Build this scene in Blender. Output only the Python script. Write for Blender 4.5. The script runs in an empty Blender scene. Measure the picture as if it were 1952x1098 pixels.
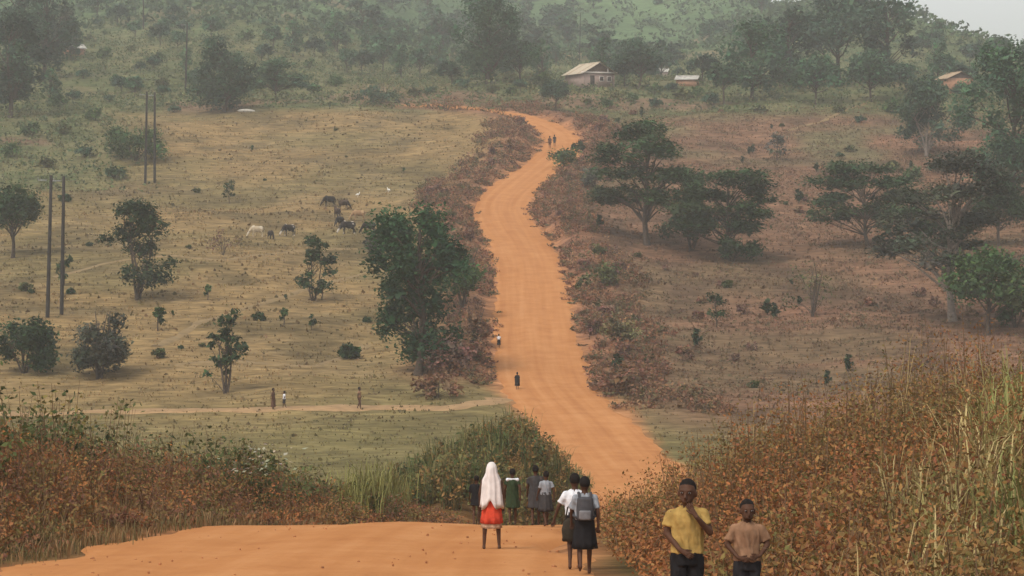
import bpy, math, random
import numpy as np
from mathutils import Vector, Matrix
R = math.radians
sc = bpy.context.scene
COL = sc.collection

# ---------------------------------------------------------------- camera
F_PX, W_PX, H_PX = 4600.0, 1952.0, 1098.0
PITCH = math.atan(149.0/F_PX)
cam_d = bpy.data.cameras.new('camera')
cam_d.sensor_fit = 'HORIZONTAL'
cam_d.angle = 2*math.atan(W_PX/2/F_PX)
cam_d.clip_start = 0.5
cam_d.clip_end = 9000
cam = bpy.data.objects.new('camera', cam_d)
COL.objects.link(cam)
cam.location = (0, 0, 0)
cam.rotation_euler = (math.pi/2-PITCH, 0, 0)
sc.camera = cam

# ---------------------------------------------------------------- sky, sun, exposure
SUN_EL, SUN_AZ = R(52), R(215)          # azimuth clockwise from +Y: high sun, behind the camera to its left
world = bpy.data.worlds.new('World')
sc.world = world
world.use_nodes = True
wn = world.node_tree
for n in list(wn.nodes):
    wn.nodes.remove(n)
sky = wn.nodes.new('ShaderNodeTexSky')
sky.sky_type = 'NISHITA'
sky.sun_disc = False
sky.sun_elevation = SUN_EL
sky.sun_rotation = SUN_AZ
sky.air_density = 1.0
sky.dust_density = 6.0
sky.ozone_density = 1.0
sky.altitude = 900
hs = wn.nodes.new('ShaderNodeHueSaturation')
hs.inputs['Saturation'].default_value = 0.12
bg = wn.nodes.new('ShaderNodeBackground')
bg.inputs['Strength'].default_value = 0.15
wo = wn.nodes.new('ShaderNodeOutputWorld')
wn.links.new(sky.outputs[0], hs.inputs['Color'])
wn.links.new(hs.outputs[0], bg.inputs['Color'])
wn.links.new(bg.outputs[0], wo.inputs['Surface'])

sl = bpy.data.lights.new('sun', 'SUN')
sl.energy = 1.1
sl.angle = R(10)
sl.color = (1.0, 0.91, 0.78)
so = bpy.data.objects.new('sun', sl)
COL.objects.link(so)
sd = Vector((math.sin(SUN_AZ)*math.cos(SUN_EL), math.cos(SUN_AZ)*math.cos(SUN_EL), math.sin(SUN_EL)))
so.location = sd*200
so.rotation_euler = (-sd).to_track_quat('-Z', 'Y').to_euler()

vs = sc.view_settings
vs.view_transform = 'Standard'
vs.look = 'None'
vs.exposure = 0.50
vs.gamma = 1.0
vs.use_curve_mapping = False
sc.cycles.max_bounces = 5
sc.cycles.diffuse_bounces = 3
sc.cycles.transmission_bounces = 2
sc.cycles.volume_bounces = 2
sc.cycles.use_denoising = True

# ---------------------------------------------------------------- small tools
def ss(a, b, x):
    t = np.clip((np.asarray(x, float)-a)/(b-a), 0, 1)
    return t*t*(3-2*t)

def _hash(ix, iy, seed):
    n = (ix.astype(np.int64)*374761393 + iy.astype(np.int64)*668265263 + seed*1442695041) & 0x7fffffff
    n = ((n ^ (n >> 13))*1274126177) & 0x7fffffff
    n = n ^ (n >> 16)
    return (n & 0xffff)/65535.0

def noise2(x, y, seed=0):
    x = np.asarray(x, float); y = np.asarray(y, float)
    ix = np.floor(x); iy = np.floor(y)
    fx = x-ix; fy = y-iy
    fx = fx*fx*(3-2*fx); fy = fy*fy*(3-2*fy)
    ix = ix.astype(np.int64); iy = iy.astype(np.int64)
    a = _hash(ix, iy, seed); b = _hash(ix+1, iy, seed)
    c = _hash(ix, iy+1, seed); d = _hash(ix+1, iy+1, seed)
    return (a*(1-fx)+b*fx)*(1-fy)+(c*(1-fx)+d*fx)*fy

def fbm(x, y, seed=0, o=3):
    r = 0; a = 0.5; t = 0
    for k in range(o):
        r = r+a*noise2(np.asarray(x)*2**k, np.asarray(y)*2**k, seed+k*17); t += a; a *= 0.5
    return r/t

def smooth_profile(pts, sig):
    ys = np.arange(-120, 3200, 0.5)
    p = np.array(pts, float)
    v = np.interp(ys, p[:, 0], p[:, 1])
    # keep the end slopes
    k = np.arange(-int(4*sig/0.5), int(4*sig/0.5)+1)*0.5
    w = np.exp(-k*k/(2*sig*sig)); w /= w.sum()
    pad = len(k)//2
    vv = np.concatenate([np.full(pad, v[0]), v, np.full(pad, v[-1])])
    return ys, np.convolve(vv, w, 'valid')

# ---------------------------------------------------------------- terrain
NEAR = [(-120, 8), (0, -2.09), (42, -5.93), (48.5, -6.40), (53, -6.98), (60, -8.0), (80, -11.0), (100, -13.4), (118, -14.9),
        (140, -15.6), (160, -15.7), (178, -15.2), (188, -14.7), (200, -13.8), (230, -10.8), (260, -7.2), (290, -3.2),
        (310, -0.6), (340, 3.5), (370, 8), (400, 13), (420, 16.7), (432, 18.3)]
P_C = NEAR+[(445, 20.6), (480, 25), (520, 27), (600, 33), (700, 45), (850, 66), (1000, 87), (1300, 135), (1600, 140), (3200, 140)]
P_L = NEAR+[(480, 24), (560, 36.5), (620, 47), (700, 61), (900, 96), (1300, 140), (3200, 140)]
P_R = NEAR+[(480, 23.5), (600, 36), (750, 68), (850, 80), (1000, 88), (1300, 120), (3200, 120)]
_ys, _cs = smooth_profile(P_C, 6)
_, _cn = smooth_profile(P_C, 2.0)
_, _l = smooth_profile(P_L, 7)
_, _r = smooth_profile(P_R, 7)
_wn = ss(62, 80, _ys)
_c = _cn*(1-_wn)+_cs*_wn
_l = np.where(_ys < 300, _c, _l); _r = np.where(_ys < 300, _c, _r)
_b = ss(300, 330, _ys)
_l = _c*(1-_b)+_l*_b; _r = _c*(1-_b)+_r*_b

ROAD_C = np.array([(-60, -3.2), (0, -3.2), (30, -3.2), (40, -3.1), (48, -2.7), (55, -1.9), (65, 0.4), (80, 3.8), (100, 6.9), (120, 7.9),
                   (138, 7.2), (150, 6.4), (160, 5.9), (170, 5.3), (180, 4.4), (188, 3.4), (197, 2.45), (218, 2.1), (252, 2.0), (270, 1.76),
                   (286, 0.8), (299, -0.6), (313, -1.6), (324, -1.2), (336, 0.2), (347, 2.2), (358, 4.4), (375, 7.3),
                   (387, 8.4), (399, 7.5), (408, 4.9), (415, 2.2), (421, -1.2), (427, -6), (434, -13), (440, -22)], float)
ROAD_W = np.array([(-60, 4.35), (36, 4.35), (42, 4.0), (48, 3.55), (60, 3.5), (180, 3.55), (197, 3.7), (252, 3.6), (290, 3.6), (313, 3.5),
                   (380, 3.1), (440, 2.3)], float)
def _sm(a, s=5):
    yy = np.arange(-60, 440.1, 0.5)
    v = np.interp(yy, a[:, 0], a[:, 1])
    k = np.arange(-int(3*s/0.5), int(3*s/0.5)+1)*0.5
    w = np.exp(-k*k/(2*s*s)); w /= w.sum(); p = len(k)//2
    e0 = v[0]+(v[1]-v[0])*np.arange(-p, 0); e1 = v[-1]+(v[-1]-v[-2])*np.arange(1, p+1)
    return yy, np.convolve(np.concatenate([e0, v, e1]), w, 'valid')
_ry, _rx = _sm(ROAD_C, 4)
_, _rw = _sm(ROAD_W, 3)
def road_x(Y): return np.interp(Y, _ry, _rx)
def road_hw(Y): return np.interp(Y, _ry, _rw)
def road_slope(Y): return (road_x(Y+1)-road_x(Y-1))/2

def base_h(X, Y):
    c = np.interp(Y, _ys, _c); l = np.interp(Y, _ys, _l); r = np.interp(Y, _ys, _r)
    wl = ss(-12, -75, X); wr = ss(45, 110, X)
    h = c*(1-wl-wr)+l*wl+r*wr
    cap = 53-0.78*(X-122)
    cap = np.maximum(cap, 24-0.03*np.maximum(Y-700, 0))
    k = 6.0
    far = Y > 500
    m = -k*np.log(np.exp(-np.clip(h, -200, 300)/k)+np.exp(-np.clip(cap, -200, 300)/k))
    w = ss(480, 620, Y)
    return np.where(far, h*(1-w)+m*w, h)

def road_dist(X, Y):
    """signed distance in metres beyond the road's edge (negative on the road), and the side"""
    d = (X-road_x(Y))/np.sqrt(1+road_slope(Y)**2)
    e = np.abs(d)-road_hw(Y)
    e = np.where(Y > 436, 20, e)
    return e, np.sign(d)

def H(X, Y, sink=True):
    X = np.asarray(X, float); Y = np.asarray(Y, float)
    h = base_h(X, Y)
    e, s = road_dist(X, Y)
    off = ss(0.2, 3.5, e)
    right = s > 0
    # bank on the right beside the near road
    b = 2.05*ss(0.6, 9.0, e)*ss(16, 30, Y)*ss(105, 62, Y)*right
    # bank on the left beside the near road
    b = b+0.9*ss(0.4, 4.5, e)*ss(10, 30, Y)*ss(95, 60, Y)*(~right)
    # earth mound left of the sunken lane below the crest
    b = b+3.3*np.exp(-((X-0.8)/5.0)**2-((Y-102)/20)**2)*ss(0.0, 3.0, e)*(~right)
    # raised verge where the two boys stand
    b = b+0.16*ss(0.0, 0.5, e)*ss(4.0, 2.0, e)*ss(14, 19, Y)*ss(32, 26, Y)*right
    # cut banks along the upper road
    b = b+1.0*ss(0.3, 3, e)*ss(12, 4, e)*ss(195, 215, Y)*ss(430, 400, Y)
    # undulation
    und = (fbm(X/38, Y/38, 3, 3)-0.5)*3.2*ss(150, 230, Y)+(fbm(X/9, Y/9, 9, 3)-0.5)*0.8
    und = und+(fbm(X/160, Y/160, 21, 3)-0.5)*22*ss(480, 750, Y)
    h = h+b+off*und
    if sink:
        h = h-0.16*ss(0.05, -0.5, e)
    return h

RM = np.array(cam.rotation_euler.to_matrix())
def ray(px, py):
    d = RM @ np.array([(px-W_PX/2)/F_PX, (H_PX/2-py)/F_PX, -1.0])
    return d/d[1]
_marchY = np.concatenate([np.arange(8, 120, 0.25), np.arange(120, 500, 0.5), np.arange(500, 2000, 2.0)])
def at(px, py, ymin=8.0):
    d = ray(px, py)
    Y = _marchY[_marchY >= ymin]
    dz = d[2]*Y-H(d[0]*Y, Y, False)
    i = np.where(dz < 0)[0]
    y = Y[i[0]] if len(i) else 900.0
    return float(d[0]*y), float(y)
def spot(px, Y):
    return float((px-W_PX/2)/F_PX*Y*1.0005), float(Y)
def gz(x, y): return float(H(np.array([x]), np.array([y]), False)[0])

# ---------------------------------------------------------------- mesh and material tools
def mesh_np(name, V, Fq, C=None, mat=None, smooth=False, extra=None, n=4):
    me = bpy.data.meshes.new(name)
    V = np.ascontiguousarray(V, dtype=np.float32); Fq = np.ascontiguousarray(Fq, dtype=np.int32)
    me.vertices.add(len(V)); me.vertices.foreach_set('co', V.ravel())
    k = Fq.shape[1]
    me.loops.add(Fq.size); me.loops.foreach_set('vertex_index', Fq.ravel())
    me.polygons.add(len(Fq)); me.polygons.foreach_set('loop_start', np.arange(0, Fq.size, k, dtype=np.int32))
    if smooth:
        me.polygons.foreach_set('use_smooth', np.ones(len(Fq), dtype=bool))
    me.update(calc_edges=True)
    if C is not None:
        a = me.color_attributes.new('Col', 'FLOAT_COLOR', 'POINT')
        cc = np.ones((len(V), 4), np.float32); cc[:, :3] = C
        a.data.foreach_set('color', cc.ravel())
    if mat is not None:
        me.materials.append(mat)
    return me

def link(name, me, parent=None, **props):
    o = bpy.data.objects.new(name, me)
    COL.objects.link(o)
    if parent is not None:
        o.parent = parent
    for k, v in props.items():
        o[k] = v
    return o

def thing(name, label, cat, loc, rz=0.0, group=None):
    o = bpy.data.objects.new(name, None)
    COL.objects.link(o)
    o.location = loc; o.rotation_euler = (0, 0, rz)
    o.empty_display_size = 0.3
    o['label'] = label; o['category'] = cat
    if group: o['group'] = group
    return o

def copy_tree(root, loc, rz, scale=1.0, label=None, group=None, scz=None):
    r = root.copy(); COL.objects.link(r)
    r.location = loc; r.rotation_euler = (0, 0, rz); r.scale = (scale, scale, scale if scz is None else scz)
    if label: r['label'] = label
    if group: r['group'] = group
    for ch in root.children:
        c = ch.copy(); COL.objects.link(c); c.parent = r
        for g in ch.children:
            d = g.copy(); COL.objects.link(d); d.parent = c
    return r

def nodes_of(name):
    m = bpy.data.materials.new(name); m.use_nodes = True
    nt = m.node_tree
    b = nt.nodes['Principled BSDF']
    b.inputs['Specular IOR Level'].default_value = 0.15
    return m, nt, b

def mat_flat(name, rgb, rough=0.85, var=0.15, scale=8.0, spec=0.15, bump=0.0, second=None):
    m, nt, b = nodes_of(name)
    b.inputs['Roughness'].default_value = rough
    b.inputs['Specular IOR Level'].default_value = spec
    tc = nt.nodes.new('ShaderNodeTexCoord')
    nz = nt.nodes.new('ShaderNodeTexNoise'); nz.inputs['Scale'].default_value = scale; nz.inputs['Detail'].default_value = 4
    nt.links.new(tc.outputs['Object'], nz.inputs['Vector'])
    cr = nt.nodes.new('ShaderNodeValToRGB')
    lo = second if second else tuple(c*(1-var) for c in rgb)
    cr.color_ramp.elements[0].position = 0.3; cr.color_ramp.elements[0].color = (*lo, 1)
    cr.color_ramp.elements[1].position = 0.7; cr.color_ramp.elements[1].color = (*[min(1, c*(1+var)) for c in rgb], 1)
    nt.links.new(nz.outputs['Fac'], cr.inputs['Fac'])
    nt.links.new(cr.outputs[0], b.inputs['Base Color'])
    if bump:
        bp = nt.nodes.new('ShaderNodeBump'); bp.inputs['Strength'].default_value = bump; bp.inputs['Distance'].default_value = 0.05
        nt.links.new(nz.outputs['Fac'], bp.inputs['Height']); nt.links.new(bp.outputs[0], b.inputs['Normal'])
    return m

def mat_leaf(name, trans=0.25):
    m, nt, b = nodes_of(name)
    at_ = nt.nodes.new('ShaderNodeAttribute'); at_.attribute_name = 'Col'
    oi = nt.nodes.new('ShaderNodeObjectInfo')
    mr = nt.nodes.new('ShaderNodeMapRange'); mr.inputs['To Min'].default_value = 0.8; mr.inputs['To Max'].default_value = 1.2
    nt.links.new(oi.outputs['Random'], mr.inputs['Value'])
    mx = nt.nodes.new('ShaderNodeVectorMath'); mx.operation = 'SCALE'
    nt.links.new(at_.outputs['Color'], mx.inputs[0]); nt.links.new(mr.outputs[0], mx.inputs['Scale'])
    nt.links.new(mx.outputs[0], b.inputs['Base Color'])
    b.inputs['Roughness'].default_value = 0.7
    tr = nt.nodes.new('ShaderNodeBsdfTranslucent')
    nt.links.new(mx.outputs[0], tr.inputs['Color'])
    ms = nt.nodes.new('ShaderNodeMixShader'); ms.inputs[0].default_value = trans
    nt.links.new(b.outputs[0], ms.inputs[1]); nt.links.new(tr.outputs[0], ms.inputs[2])
    nt.links.new(ms.outputs[0], nt.nodes['Material Output'].inputs['Surface'])
    return m

M_LEAF = mat_leaf('leaf')
M_BARK = mat_flat('bark', (0.075, 0.055, 0.042), var=0.35, scale=6)
M_PALEBARK = mat_flat('pale_bark', (0.21, 0.17, 0.14), var=0.3, scale=5)

# ground material: vertex colour with fine mottling and relief
def mat_ground():
    m, nt, b = nodes_of('ground')
    b.inputs['Roughness'].default_value = 0.95
    b.inputs['Specular IOR Level'].default_value = 0.05
    ca = nt.nodes.new('ShaderNodeAttribute'); ca.attribute_name = 'Col'
    tc = nt.nodes.new('ShaderNodeTexCoord')
    mp = nt.nodes.new('ShaderNodeMapping'); mp.inputs['Scale'].default_value = (0.45, 1, 1)
    nt.links.new(tc.outputs['Object'], mp.inputs['Vector'])
    def nz(scale, detail, rough=0.6):
        n = nt.nodes.new('ShaderNodeTexNoise'); n.inputs['Scale'].default_value = scale
        n.inputs['Detail'].default_value = detail; n.inputs['Roughness'].default_value = rough
        nt.links.new(mp.outputs[0], n.inputs['Vector']); return n
    a = nz(1.3, 6); c = nz(0.42, 5)
    ra = nt.nodes.new('ShaderNodeMapRange'); ra.inputs['From Min'].default_value = 0.3; ra.inputs['From Max'].default_value = 0.7
    ra.inputs['To Min'].default_value = 0.55; ra.inputs['To Max'].default_value = 1.45
    nt.links.new(a.outputs['Fac'], ra.inputs['Value'])
    rc = nt.nodes.new('ShaderNodeMapRange'); rc.inputs['From Min'].default_value = 0.3; rc.inputs['From Max'].default_value = 0.7
    rc.inputs['To Min'].default_value = 0.68; rc.inputs['To Max'].default_value = 1.32
    nt.links.new(c.outputs['Fac'], rc.inputs['Value'])
    mu = nt.nodes.new('ShaderNodeMath'); mu.operation = 'MULTIPLY'
    nt.links.new(ra.outputs[0], mu.inputs[0]); nt.links.new(rc.outputs[0], mu.inputs[1])
    vm = nt.nodes.new('ShaderNodeVectorMath'); vm.operation = 'SCALE'
    nt.links.new(ca.outputs['Color'], vm.inputs[0]); nt.links.new(mu.outputs[0], vm.inputs['Scale'])
    nt.links.new(vm.outputs[0], b.inputs['Base Color'])
    bp = nt.nodes.new('ShaderNodeBump'); bp.inputs['Strength'].default_value = 0.8; bp.inputs['Distance'].default_value = 0.25
    nt.links.new(a.outputs['Fac'], bp.inputs['Height']); nt.links.new(bp.outputs[0], b.inputs['Normal'])
    return m

def mat_road():
    m, nt, b = nodes_of('dirt_road')
    b.inputs['Roughness'].default_value = 0.95
    b.inputs['Specular IOR Level'].default_value = 0.05
    uv = nt.nodes.new('ShaderNodeUVMap'); uv.uv_map = 'UVMap'
    mp = nt.nodes.new('ShaderNodeMapping'); mp.inputs['Scale'].default_value = (0.95, 0.022, 1)
    nt.links.new(uv.outputs[0], mp.inputs['Vector'])
    n1 = nt.nodes.new('ShaderNodeTexNoise'); n1.inputs['Scale'].default_value = 1.6; n1.inputs['Detail'].default_value = 5
    nt.links.new(mp.outputs[0], n1.inputs['Vector'])
    tc = nt.nodes.new('ShaderNodeTexCoord')
    n2 = nt.nodes.new('ShaderNodeTexNoise'); n2.inputs['Scale'].default_value = 0.55; n2.inputs['Detail'].default_value = 8; n2.inputs['Roughness'].default_value = 0.62
    nt.links.new(tc.outputs['Object'], n2.inputs['Vector'])
    n3 = nt.nodes.new('ShaderNodeTexNoise'); n3.inputs['Scale'].default_value = 4.0; n3.inputs['Detail'].default_value = 5
    nt.links.new(tc.outputs['Object'], n3.inputs['Vector'])
    ad = nt.nodes.new('ShaderNodeMath'); ad.operation = 'MULTIPLY_ADD'; ad.inputs[1].default_value = 0.48
    nt.links.new(n1.outputs['Fac'], ad.inputs[0])
    m2 = nt.nodes.new('ShaderNodeMath'); m2.operation = 'MULTIPLY'; m2.inputs[1].default_value = 0.52
    nt.links.new(n2.outputs['Fac'], m2.inputs[0]); nt.links.new(m2.outputs[0], ad.inputs[2])
    cr = nt.nodes.new('ShaderNodeValToRGB')
    e = cr.color_ramp.elements
    e[0].position = 0.33; e[0].color = (0.37, 0.147, 0.050, 1)
    e[1].position = 0.67; e[1].color = (0.51, 0.240, 0.096, 1)
    x = e.new(0.5); x.color = (0.44, 0.190, 0.068, 1)
    nt.links.new(ad.outputs[0], cr.inputs['Fac'])
    nt.links.new(cr.outputs[0], b.inputs['Base Color'])
    bp = nt.nodes.new('ShaderNodeBump'); bp.inputs['Strength'].default_value = 0.5; bp.inputs['Distance'].default_value = 0.06
    nt.links.new(n3.outputs['Fac'], bp.inputs['Height']); nt.links.new(bp.outputs[0], b.inputs['Normal'])
    return m

M_GROUND = mat_ground()
M_ROAD = mat_road()

# ---------------------------------------------------------------- ground sheet
def axis(knots):
    """knots: (position, spacing there); spacing interpolates between the knots"""
    out = [knots[0][0]]
    ps = [k[0] for k in knots]; sp = [k[1] for k in knots]
    while out[-1] < ps[-1]:
        out.append(out[-1]+float(np.interp(out[-1], ps, sp)))
    return np.array(out)
gxp = axis([(0, 0.58), (11, 0.58), (30, 1.1), (100, 2.0), (220, 5), (1000, 40)])
gx = np.concatenate([-gxp[:0:-1], gxp])
gy = axis([(-45, 4), (5, 1.2), (20, 0.75), (70, 0.75), (110, 1.3), (240, 1.8), (440, 2.4), (560, 4), (900, 6), (2600, 60)])
GX, GY = np.meshgrid(gx, gy)
GZ = H(GX, GY)

PATHPX = [(235, 786), (330, 785), (430, 783), (520, 781), (620, 779), (700, 778), (780, 778), (850, 781), (905, 772), (955, 762)]
PATH = np.array([at(px, py, 140) for px, py in PATHPX])
PATH = np.concatenate([[[PATH[0, 0]-40, PATH[0, 1]+1.0]], PATH])

def ground_colour(X, Y):
    n = fbm(X/26, Y/26, 31, 3); n2 = fbm(X/6, Y/9, 41, 3); n3 = fbm(X/55, Y/55, 51, 2)
    C = np.zeros(X.shape+(3,))
    def c(*v): return np.array(v)
    def mix(C, col, w): return C*(1-w[..., None])+np.asarray(col)*w[..., None]
    tan = mix(np.zeros_like(C)+c(0.225, 0.150, 0.066), c(0.168, 0.126, 0.054), ss(0.4, 0.65, n))
    tan = mix(tan, c(0.108, 0.080, 0.037), ss(0.52, 0.70, n2)*0.75)
    tan = mix(tan, c(0.24, 0.17, 0.085), ss(0.58, 0.75, fbm(X/7, Y/3.0, 61, 2))*0.45)
    C = tan
    # greener valley floor
    C = mix(C, c(0.150, 0.128, 0.050), ss(205, 150, Y)*0.8)
    # reddish slope on the right of the road
    xr = road_x(np.minimum(Y, 430))
    red = mix(np.zeros_like(C)+c(0.178, 0.098, 0.058), c(0.145, 0.094, 0.052), ss(0.45, 0.65, n))
    red = mix(red, c(0.085, 0.052, 0.033), ss(0.55, 0.72, n2)*0.7)
    red = mix(red, c(0.25, 0.125, 0.075), ss(0.66, 0.78, fbm(X/15, Y/8, 71, 3))*0.5)
    C = mix(C, red, ss(1, 9, X-xr)*ss(150, 185, Y))
    # olive grass higher on the right
    C = mix(C, c(0.135, 0.118, 0.058), ss(1, 9, X-xr)*ss(355, 385, Y)*ss(0.42, 0.6, n)*0.8)
    # green scrub: upper left, and beyond the top of the pasture
    gl = ss(-46, -62, X+0.16*(Y-330))*ss(325, 350, Y)
    gt = ss(414, 428, Y+6*(n-0.5))
    g = np.clip(np.maximum(gl, gt), 0, 1)
    green = mix(np.zeros_like(C)+c(0.092, 0.102, 0.043), c(0.145, 0.135, 0.062), ss(0.4, 0.62, n2))
    green = mix(green, c(0.17, 0.105, 0.065), ss(0.58, 0.7, n)*ss(520, 440, Y)*0.9)
    C = mix(C, green, g)
    # far hills: brighter green, part of the haze put into the colour
    far = mix(np.zeros_like(C)+c(0.105, 0.165, 0.070), c(0.070, 0.118, 0.050), ss(0.42, 0.6, n3))
    far = mix(far, c(0.19, 0.12, 0.075), ss(0.66, 0.74, fbm(X/60, Y/60, 81, 3))*0.7)
    C = mix(C, far, ss(560, 720, Y))
    # near banks: red-brown earth with litter
    near = mix(np.zeros_like(C)+c(0.155, 0.070, 0.027), c(0.085, 0.060, 0.022), ss(0.45, 0.6, n2))
    C = mix(C, near, ss(100, 75, Y))
    e, s = road_dist(X, Y)
    # reddish earth under the roadside brush
    C = mix(C, c(0.22, 0.100, 0.060), ss(9, 3, e+6*(n2-0.5))*ss(188, 205, Y)*ss(440, 425, Y)*0.75)
    # bare earth against the road
    C = mix(C, c(0.38, 0.170, 0.072), ss(0.9, 0.0, (e+2.2*(n2-0.5))/(1+0.9*ss(150, 200, Y)))*0.8)
    return C
GC = ground_colour(GX, GY)
ny, nx = GX.shape
idx = np.arange(nx*ny).reshape(ny, nx)
GF = np.stack([idx[:-1, :-1], idx[:-1, 1:], idx[1:, 1:], idx[1:, :-1]], -1).reshape(-1, 4)
me = mesh_np('ground', np.stack([GX, GY, GZ], -1).reshape(-1, 3), GF, GC.reshape(-1, 3), M_GROUND, smooth=True)
link('ground', me, kind='structure')

def strip(name, cx, cy, hw, mat, zoff, crown=0.05, nacross=11, edge_noise=0.5, skirt=0.3, seed=0):
    """ribbon that follows the terrain along a centre line"""
    cx = np.asarray(cx); cy = np.asarray(cy)
    tx = np.gradient(cx); ty = np.gradient(cy); L = np.hypot(tx, ty); tx /= L; ty /= L
    nxv, nyv = ty, -tx
    s = np.concatenate([[0], np.cumsum(np.hypot(np.diff(cx), np.diff(cy)))])
    hw = np.broadcast_to(hw, cx.shape)
    el = (fbm(s/2.2, s*0, seed+5, 3)-0.5)*2*edge_noise; er = (fbm(s/2.2, s*0+9, seed+6, 3)-0.5)*2*edge_noise
    us = np.linspace(-1, 1, nacross)
    V = []; UV = []
    for j, u in enumerate([-1.0]+list(us)+[1.0]):
        w = hw+np.where(u < 0, el, er)
        out = 0.45 if j in (0, nacross+1) else 0.0
        x = cx+nxv*(u*w+np.sign(u)*out); y = cy+nyv*(u*w+np.sign(u)*out)
        V.append((x, y, u, out)); UV.append(np.stack([u*w, s], -1))
    X = np.stack([v[0] for v in V], 1); Y = np.stack([v[1] for v in V], 1)
    U = np.array([v[2] for v in V]); O = np.array([v[3] for v in V])
    Z = base_h(X, Y) if name == 'road' else H(X, Y)
    Z = Z+zoff+crown*(1-U**2)[None, :]-np.where(O > 0, skirt, 0)[None, :]
    if name == 'road':
        Z = Z+(fbm(X/2.4, Y/3.2, 77, 4)-0.5)*0.13-0.045*np.exp(-((np.abs(U)-0.42)/0.12)**2)[None, :]
    n, k = X.shape
    ii = np.arange(n*k).reshape(n, k)
    Fq = np.stack([ii[:-1, :-1], ii[:-1, 1:], ii[1:, 1:], ii[1:, :-1]], -1).reshape(-1, 4)
    me = mesh_np(name, np.stack([X, Y, Z], -1).reshape(-1, 3), Fq, None, mat, smooth=True)
    uvl = me.uv_layers.new(name='UVMap')
    UVa = np.stack(UV, 1).reshape(-1, 2)
    uvl.data.foreach_set('uv', UVa[Fq.ravel()].astype(np.float32).ravel())
    return me

ryy = np.concatenate([np.arange(-40, 80, 0.5), np.arange(80, 436, 1.0)])
link('road', strip('road', road_x(ryy), ryy, road_hw(ryy), M_ROAD, 0.02, crown=0.06, nacross=21, edge_noise=0.75), kind='structure')

M_PATH = mat_flat('worn_path', (0.32, 0.20, 0.098), var=0.2, scale=1.2)
ps = np.concatenate([[0], np.cumsum(np.hypot(np.diff(PATH[:, 0]), np.diff(PATH[:, 1])))])
sp = np.arange(0, ps[-1], 0.6)
px_ = np.interp(sp, ps, PATH[:, 0]); py_ = np.interp(sp, ps, PATH[:, 1])
link('footpath', strip('footpath', px_, py_, 0.95, M_PATH, 0.06, crown=0.03, nacross=5, edge_noise=0.7, skirt=0.25, seed=3), kind='structure')
M_TRAIL = mat_flat('worn_trail', (0.225, 0.155, 0.075), var=0.2, scale=1.0)
for k, tp in enumerate([[(300, 660), (380, 615), (470, 590), (560, 560), (640, 535), (700, 520)],
                        [(330, 700), (450, 690), (600, 700), (700, 660)],
                        [(100, 530), (190, 505), (330, 487), (420, 497), (560, 480), (690, 476)],
                        [(1500, 250), (1560, 235), (1600, 215), (1660, 190)]]):
    w = np.array([at(a, b, 140) for a, b in tp])
    s_ = np.concatenate([[0], np.cumsum(np.hypot(np.diff(w[:, 0]), np.diff(w[:, 1])))])
    q = np.arange(0, s_[-1], 0.6)
    xx = np.interp(q, s_, w[:, 0]); yy = np.interp(q, s_, w[:, 1])+1.5*(fbm(q/9, q*0, 90+k, 2)-0.5)
    link('trail', strip('trail', xx, yy, 0.32, M_TRAIL, 0.06, crown=0.02, nacross=3, edge_noise=0.28, skirt=0.2, seed=20+k), kind='structure')

rc_ = np.random.default_rng(9)
cl = []
for k in range(170):
    yy = 26+24*rc_.random(); hw_ = float(road_hw(yy)); u = rc_.uniform(-1, 1)
    u = np.sign(u)*abs(u)**0.6
    xx = float(road_x(yy))+u*hw_
    r_ = rc_.uniform(.008, .024)*(1.5 if abs(u) > .85 else 1)
    th_ = np.arange(6)*math.pi/3+rc_.uniform(0, 1)
    zz = float(base_h(np.array([xx]), np.array([yy]))[0])+.02+.06*(1-u*u)
    rings = [(r_*1.0, -.02), (r_*1.1, r_*.3), (r_*.6, r_*.75), (r_*.05, r_*.85)]
    V = np.concatenate([np.stack([xx+q*np.cos(th_)*rc_.uniform(.7, 1.3, 6), yy+q*np.sin(th_)*rc_.uniform(.7, 1.3, 6), np.full(6, zz+z_)], -1) for q, z_ in rings])
    ii = np.arange(24).reshape(4, 6); jj = np.roll(ii, -1, 1)
    cl.append((V, np.stack([ii[:-1], jj[:-1], jj[1:], ii[1:]], -1).reshape(-1, 4)))
o_ = 0; VV = []; FF = []
for V, f in cl:
    VV.append(V); FF.append(f+o_); o_ += len(V)
ob = link('road_clods', mesh_np('road_clods', np.concatenate(VV), np.concatenate(FF), None, mat_flat('earth_clod', (0.33, 0.135, 0.055), var=.3, scale=3)), kind='stuff')
ob['label'] = 'small earth clods and stones on the near road'; ob['category'] = 'gravel'

# ---------------------------------------------------------------- haze in the air
def box_mesh(name, lo, hi, mat):
    V = [(x, y, z) for z in (lo[2], hi[2]) for y in (lo[1], hi[1]) for x in (lo[0], hi[0])]
    Fq = [(0, 2, 3, 1), (4, 5, 7, 6), (0, 1, 5, 4), (2, 6, 7, 3), (0, 4, 6, 2), (1, 3, 7, 5)]
    return mesh_np(name, V, Fq, None, mat)
hm = bpy.data.materials.new('haze'); hm.use_nodes = True
hn = hm.node_tree
for n in list(hn.nodes): hn.nodes.remove(n)
hv = hn.nodes.new('ShaderNodeVolumePrincipled')
hv.inputs['Color'].default_value = (0.93, 0.955, 0.94, 1)
hv.inputs['Density'].default_value = 0.00040
hv.inputs['Anisotropy'].default_value = 0.15
ho = hn.nodes.new('ShaderNodeOutputMaterial')
hn.links.new(hv.outputs[0], ho.inputs['Volume'])
zmin = float(GZ.min())-1.5; zmax = float(GZ.max())+25
link('haze', box_mesh('haze', (gx[0]-5, gy[0]-5, zmin), (gx[-1]+5, gy[-1]+5, zmax), hm), kind='stuff')

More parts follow.
